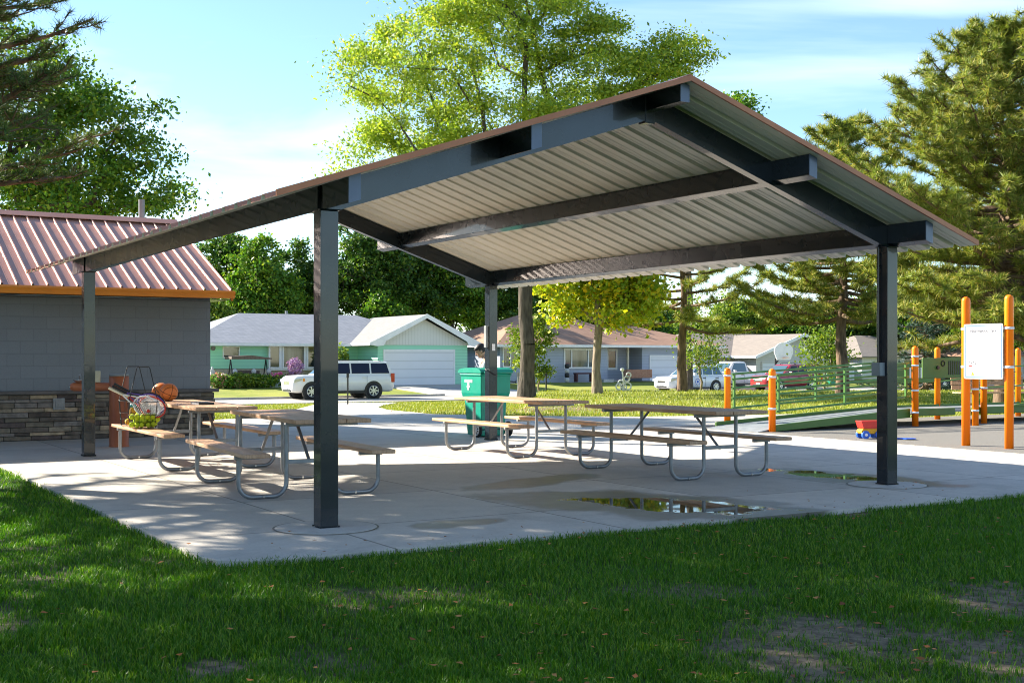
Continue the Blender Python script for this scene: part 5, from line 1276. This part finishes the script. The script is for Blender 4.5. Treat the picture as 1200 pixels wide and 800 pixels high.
def leaves(P,size,asp,flat,rg,up=.3):
    n=len(P); nrm=rg.normal(size=(n,3)); nrm[:,2]+=flat; nrm/=np.linalg.norm(nrm,axis=1)[:,None]
    a=np.cross(nrm,rg.normal(size=(n,3))); a/=np.linalg.norm(a,axis=1)[:,None]; b_=np.cross(nrm,a)
    s=(size*rg.uniform(.6,1.35,n))[:,None]*.5
    V_=np.stack([P-a*s,P+b_*s*asp-nrm*s*.15,P+a*s,P-b_*s*asp-nrm*s*.15],1).reshape(-1,3); i=np.arange(n)*4
    return V_,np.stack([i,i+1,i+2,i+3],-1)
def broadleaf(name,label,base,h_trunk,r,lobes,nclump,nleaf,size,mat,bark='bark_dark',group='trees',seed=1,csize=.42,lean=(0,0),asp=.55,flat=.6,step=.8,hollow=.55,cat='tree',top=None):
    rg=np.random.default_rng(seed); t=thing(name,label,cat,base,0,group)
    W_=np.array([l[3]*l[4]*l[5] for l in lobes])**.75; W_/=W_.sum(); C=[]
    for k in range(nclump):
        l=lobes[rg.choice(len(lobes),p=W_)]; d=rg.normal(size=3); d/=np.linalg.norm(d); q=hollow+(1-hollow)*rg.random()**.7
        q*=rg.uniform(.86,1.1)
        C.append([l[0]+d[0]*l[3]*q,l[1]+d[1]*l[4]*q,l[2]+d[2]*l[5]*q])
    C=np.array(C); zmin=h_trunk*.75; C[:,2]=np.maximum(C[:,2],zmin)
    ht=top or h_trunk; k=max(4,int(ht/1.0)); cx_=np.mean([l[0] for l in lobes])*.5
    tp=[(lean[0]*(i/k)**1.3+.06*math.sin(i*1.7+seed)*(i>0),lean[1]*(i/k)+.05*math.cos(i*2.1+seed)*(i>0),ht*i/k) for i in range(k+1)]
    b=MB(); 
    b.tube([(0,0,-.25),(0,0,.0)],[r*1.7,r*1.32],12,0,False)
    limbs(b,base,tp,r,C,step,.011 if size<.2 else .02,-.05,seed); b.build('trunk',M[bark],t)
    per=nleaf//nclump; P=[]
    for c in C:
        n=max(3,int(per*rg.uniform(.5,1.6))); s=csize*rg.uniform(.7,1.4)
        q=rg.normal(size=(n,3))*np.array([s,s,s*.55]); P.append(c+q)
    P=np.concatenate(P); V_,f=leaves(P,size,asp,flat,rg); big('crown',V_,f,M[mat],t)
    return t
def pine(name,label,base,h,r,cb,prof,nb,tl,nn,nw,mat='needle',seed=1,group='pine trees',dens=1.,droop=.1,az=None,bias=0.,bdir=(0,0),fw=.4,bark='bark_pine',lowL=None):
    """whorled limbs carrying tufts of long needles"""
    rg=np.random.default_rng(seed); t=thing(name,label,'tree',base,0,group); b=MB(); k=max(6,int(h/.9))
    tp=[Vector((.05*math.sin(i*1.3+seed)*(i>0),.05*math.cos(i*1.9+seed)*(i>0),h*i/k)) for i in range(k+1)]
    b.tube([(0,0,-.3)]+tp,[r*1.35]+[max(r*(1-.93*(i/k)**.9)*(1.12 if i==0 else 1),.02) for i in range(k+1)],12,0,False)
    TP=[];TD=[]
    for i in range(nb):
        f=(i+rg.random()*.8)/nb; z=cb+(h*.985-cb)*f; az_=i*2.399+rg.uniform(-.4,.4) if az is None else az[0]+(az[1]-az[0])*rg.random()
        az_=rg.uniform(*bdir) if rg.random()<bias else az_; L=prof(f)*rg.uniform(.72,1.12); rise=.05+.75*f+rg.uniform(-.12,.12)
        d=np.array([math.cos(az_),math.sin(az_),0.]); sd=np.array([-d[1],d[0],0.]); p=np.array([0,0,z]); pts=[p]; ns=max(3,int(L/.55)); cur=p.copy(); dirz=rise-.18
        for s in range(ns):
            dirz+=(.10+.05*rg.normal()); dd=d+sd*rg.normal()*.16+np.array([0,0,dirz-droop*2]); dd/=np.linalg.norm(dd); cur=cur+dd*L/ns; pts.append(cur.copy())
        rb=max(.018,r*.34*(1-.7*f)*min(1,L/2.5)); b.tube([Vector(q) for q in pts],[rb*(1-.85*s/ns)+.006 for s in range(ns+1)],6,0,False)
        for s in range(1,ns+1):
            fr=s/ns
            if fr<.28: continue
            m=int(round(rg.uniform(1.6,3.4)*dens))
            for q in range(m):
                side=1 if rg.random()<.5 else -1; l2=rg.uniform(.25,.75)*(1-.35*fr)*min(1.2,.45+L*.22); e=(d*rg.uniform(.3,1.)+sd*side*rg.uniform(.3,1.1)+np.array([0,0,rg.uniform(-.1,.55)])); e/=np.linalg.norm(e)
                o_=pts[s]-(pts[s]-pts[s-1])*rg.random(); en=o_+e*l2; b.tube([Vector(o_),Vector((o_+en)/2+np.array([0,0,-.03])),Vector(en)],[.012,.009,.006],4,0,False)
                TP.append(en); TD.append(e)
                if l2>.35: TP.append(o_+e*l2*.55); TD.append(e+sd*side*.3)
        TP.append(pts[-1]); TD.append(pts[-1]-pts[-2])
    b.build('trunk',M[bark],t)
    TP=np.array(TP); TD=np.array(TD); TD/=np.linalg.norm(TD,axis=1)[:,None]; nt_=len(TP)
    D=TD[:,None,:]*fw+rg.normal(size=(nt_,nn,3))*.64+np.array([0,0,.18]); D/=np.linalg.norm(D,axis=2)[:,:,None]
    O=TP[:,None,:]-TD[:,None,:]*(rg.random((nt_,nn,1))*tl*1.0); S=np.cross(D,rg.normal(size=D.shape)); S/=np.linalg.norm(S,axis=2)[:,:,None]
    ln=tl*rg.uniform(.7,1.15,(nt_,nn,1)); V_=np.stack([O-S*nw/2,O+S*nw/2,O+D*ln],2).reshape(-1,3); q=np.arange(nt_*nn)*3
    big('crown',V_,np.stack([q,q+1,q+2],-1),M[mat],t); return t
def gp3(x,y): return (x,y,gz(x,y)-.02)
# big ash
def L32(px,row,Y,rx,rz,bx,dy=0.,ry=None): p=at(px,row,Y); return (p.x-bx,dy,p.z,rx,ry or rx,rz)
bx=.52
broadleaf('ash_tree','tall ash tree with thick dark trunk and bright yellow green crown above the roof',gp3(.52,44.7),10.,.30,
 [L32(478,108,44.7,2.9,2.9,bx,-.5),L32(425,190,44.7,1.6,1.9,bx,.5),L32(555,170,44.7,2.8,2.2,bx,1.),L32(590,30,44.7,3.,3.2,bx),L32(520,10,44.7,2.,2.,bx,-1),L32(715,70,44.7,2.6,2.2,bx,.5),L32(668,150,44.7,2.6,2.1,bx,-1.),L32(775,62,44.7,1.5,1.2,bx),L32(600,-35,44.7,2.6,1.6,bx),L32(690,0,44.7,1.6,1.5,bx,-1)],
 250,100000,.145,'lf_ash','bark_dark',seed=5,csize=.37,asp=.45,step=.9,hollow=.35,top=6.0)
# yellowing maple
broadleaf('maple_tree','small maple with yellow green leaves right of the big dark trunk',gp3(3.22,46.8),3.4,.18,
 [L32(692,338,46.8,2.1,1.4,3.22),L32(660,345,46.8,1.3,.9,3.22,-.4),L32(735,335,46.8,1.2,1.2,3.22),L32(700,290,46.8,2.1,1.7,3.22),L32(668,372,46.8,.6,.45,3.22),L32(735,372,46.8,1.0,.5,3.22)],
 150,17000,.17,'lf_maple','bark_pale',seed=9,csize=.33,asp=.8,step=.6)
# little saplings
p=at(632,440,52); broadleaf('young_tree','slim young tree with light leaves standing just behind the big dark trunk',gp3(p.x,p.y),1.,.04,[(0,0,1.9,.55,.5,1.7),(-.9,0,1.9,.35,.35,.9)],40,3200,.13,'lf_light','bark_pale',seed=3,csize=.2,asp=.7,step=.5)
p=at(821,450,56); broadleaf('young_tree','thin young tree with a pale trunk in front of the white crossover',gp3(p.x,p.y),1.3,.06,[(0,0,3.,1.0,.9,1.9),(.3,0,1.9,.8,.8,.7)],50,2600,.12,'lf_light','bark_pale',seed=5,csize=.28,asp=.7,step=.5)
p=at(967,430,62); broadleaf('young_tree','leafy young tree beside the cream house garage',gp3(p.x,p.y),1.,.08,[(0,0,2.3,.95,.8,1.25)],45,3000,.15,'lf_light','bark_pale',seed=6,csize=.35,asp=.7,step=.6)
# pines
cone=lambda a,b,c:(lambda f:max(.25,a*(1-f)**b+c*math.sin(PI*f)))
pine('pine_tree','open pine with a bare lower trunk left of the orange bollards',gp3(6.87,50.),9.6,.21,2.6,lambda f:3.9*(1-f)**.75+.3,44,.30,50,.026,seed=3,dens=.85,fw=.15)
pine('pine_tree','pine with a pale lower trunk directly behind the right front post of the shelter',gp3(12.15,45.7),10.0,.25,2.7,lambda f:4.5*(1-f)**.6+.35,90,.28,52,.028,seed=8,dens=1.4,fw=.12)
pine('pine_tree','tallest broad pine at the right edge of the view behind the information sign',gp3(12.75,32.3),9.9,.23,2.0,lambda f:3.45*(1-f**2.4)**.5*(.8+.3*math.sin(PI*min(1,f*1.2)))+.45,165,.24,58,.022,seed=12,dens=1.7,fw=.12)
pine('pine_tree','second pine trunk at the far right edge beyond the park bench',gp3(21.8,52.),10.,.28,2.4,lambda f:4.2*(1-f)**.5+.3,80,.36,28,.04,seed=21,dens=2.)
pine('spruce_tree','dark blue green spruce low behind the play panel',gp3(19.3,58.),5.2,.16,.3,lambda f:2.9*(1-f)**.9+.15,80,.16,26,.03,'needle_blue',seed=14,group='spruces',dens=1.5,droop=.16)
# foreground pine reaching in from the left, off frame trunk
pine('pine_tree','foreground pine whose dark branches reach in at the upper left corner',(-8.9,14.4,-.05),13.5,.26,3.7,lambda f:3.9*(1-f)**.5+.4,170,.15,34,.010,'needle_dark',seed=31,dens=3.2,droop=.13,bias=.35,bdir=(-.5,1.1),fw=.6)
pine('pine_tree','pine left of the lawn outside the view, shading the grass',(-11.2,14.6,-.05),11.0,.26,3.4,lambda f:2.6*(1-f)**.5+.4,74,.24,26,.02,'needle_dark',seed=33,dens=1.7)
broadleaf('shade_tree','leafy tree left of the lawn outside the view, shading the grass',(-9.9,9.6,-.05),3.6,.2,[(0,0,5.8,3.6,3.6,2.3),(1.0,-1.2,7.6,2.6,2.6,1.8),(-1,1.3,8.,2.6,2.6,1.8)],190,22000,.16,'lf_mid',seed=35,csize=.42)
# tree behind the restroom
bx=-12.6; 
broadleaf('shade_tree','spreading green tree behind the restroom roof at the left',gp3(bx,32.),3.2,.24,
 [L32(40,150,32,2.9,2.4,bx),L32(130,140,32,1.5,1.0,bx,-.5),L32(165,160,32,1.0,.9,bx),L32(140,215,32,1.7,1.0,bx,.6),L32(185,235,32,.7,.5,bx),L32(75,225,32,2.2,1.1,bx),L32(90,95,32,1.6,.8,bx),L32(-30,120,32,2.6,2.6,bx),L32(30,240,32,1.8,.8,bx)],
 230,42000,.12,'lf_mid',seed=15,csize=.28,asp=.6,step=.7,hollow=.25)
# trees behind the mint house
for k,(px,row,rx,Yb,mt,lab) in enumerate((
  (262,268,2.9,96,'lf_dark','dark tree just right of the restroom roof edge behind the mint house'),
  (306,276,2.7,92,'lf_mid','brighter yellow green tree in the middle behind the mint house'),
  (347,284,2.5,98,'lf_dark','dark tree left of the front post behind the mint house'),
  (245,345,2.2,90,'lf_light','low light green tree at the left end of the mint house roof'),
  (428,250,3.6,96,'lf_dark','large dark tree right of the front post behind the mint garage'),
  (480,262,3.8,99,'lf_dark','large dark tree directly behind the garage gable'),
  (530,270,3.8,101,'lf_mid','large tree right of the garage gable behind the houses'),
  (455,345,2.2,92,'lf_mid','low green tree showing over the mint garage roof'),
  (585,300,3.6,104,'lf_dark','dark tree behind the back shelter post'),
  (645,330,3.6,108,'lf_dark','dark tree over the brown roof right of the big trunk'))):
    p=at(px,row,Yb); h=p.z+.45; x,y=p.x,p.y; lo=.8 if k in (3,7) else h*.30; rg_=random.Random(k)
    lob=[(0,0,lo+(h-lo)*.5,rx,rx*.9,(h-lo)*.45),(rx*.5,0,lo+(h-lo)*.4,rx*.6,rx*.6,(h-lo)*.33),(-rx*.5,.3,lo+(h-lo)*.35,rx*.65,rx*.6,(h-lo)*.33),(rg_.uniform(-.5,.5),0,lo+(h-lo)*.78,rx*.55,rx*.5,(h-lo)*.24)]
    broadleaf('background_tree',lab,(x,y,gz(x,y)-.05),max(lo,1.2),.24,lob,int(110+rx*45),int(8000+rx*3100),.26,mt,group='trees behind the houses',seed=40+k,csize=.36,asp=.7,step=1.3,hollow=.2)
# trees behind the right hand houses
for k,(px,row,rx,Yb,mt,lab) in enumerate((
  (700,335,4.,112,'lf_dark','dark distant tree behind the grey house porch'),(752,345,3.8,114,'lf_mid','distant tree behind the grey house garage'),(858,94,3.,74,'lf_mid','tall tree whose green tip shows just above the roof ridge'),
  (800,372,3.,110,'lf_mid','low distant tree left of the cream house roof'),(838,362,3.8,116,'lf_light','light green distant tree above the cream house ridge'),(880,340,4.,118,'lf_light','pale green distant tree between the two middle pines'),
  (925,355,4.,116,'lf_mid','distant tree above the cream house gable'),(985,350,4.,112,'lf_dark','dark distant tree behind the pale trunked pine'),(1050,330,4.5,112,'lf_mid','distant tree behind the spruce'),(1110,320,4.5,108,'lf_dark','dark distant tree left of the sign posts'),
  (1180,310,4.5,104,'lf_mid','distant tree behind the right sign post'),(1235,300,4.5,100,'lf_dark','distant tree at the far right edge'))):
    p=at(px,row,Yb); h=p.z+.45; lo=h*.28 if k!=2 else h*.55; sx=0.
    if k==2: sx=2.6; p.x-=2.6; lo=h*.72
    lob=[(sx,0,lo+(h-lo)*.5,rx,rx*.9,(h-lo)*.48),(rx*.5,0,lo+(h-lo)*.4,rx*.6,rx*.6,(h-lo)*.36),(-rx*.5,.3,lo+(h-lo)*.4,rx*.6,rx*.6,(h-lo)*.36)]
    if k==2: lob=[(2.6,0,h-1.2,1.3,1.,1.1),(0.,0,h-4.6,2.6,2.,2.),(.3,0,h-7.,2.6,2.,1.6)]; lo=h*.42
    broadleaf('background_tree',lab,(p.x,p.y,gz(p.x,p.y)-.05),max(lo,1.),.24,lob,int(80+rx*30),int(8000+rx*3000),.30 if k!=2 else .22,mt,group='trees behind the houses',seed=60+k,csize=.42,asp=.7,step=1.4,hollow=.2)
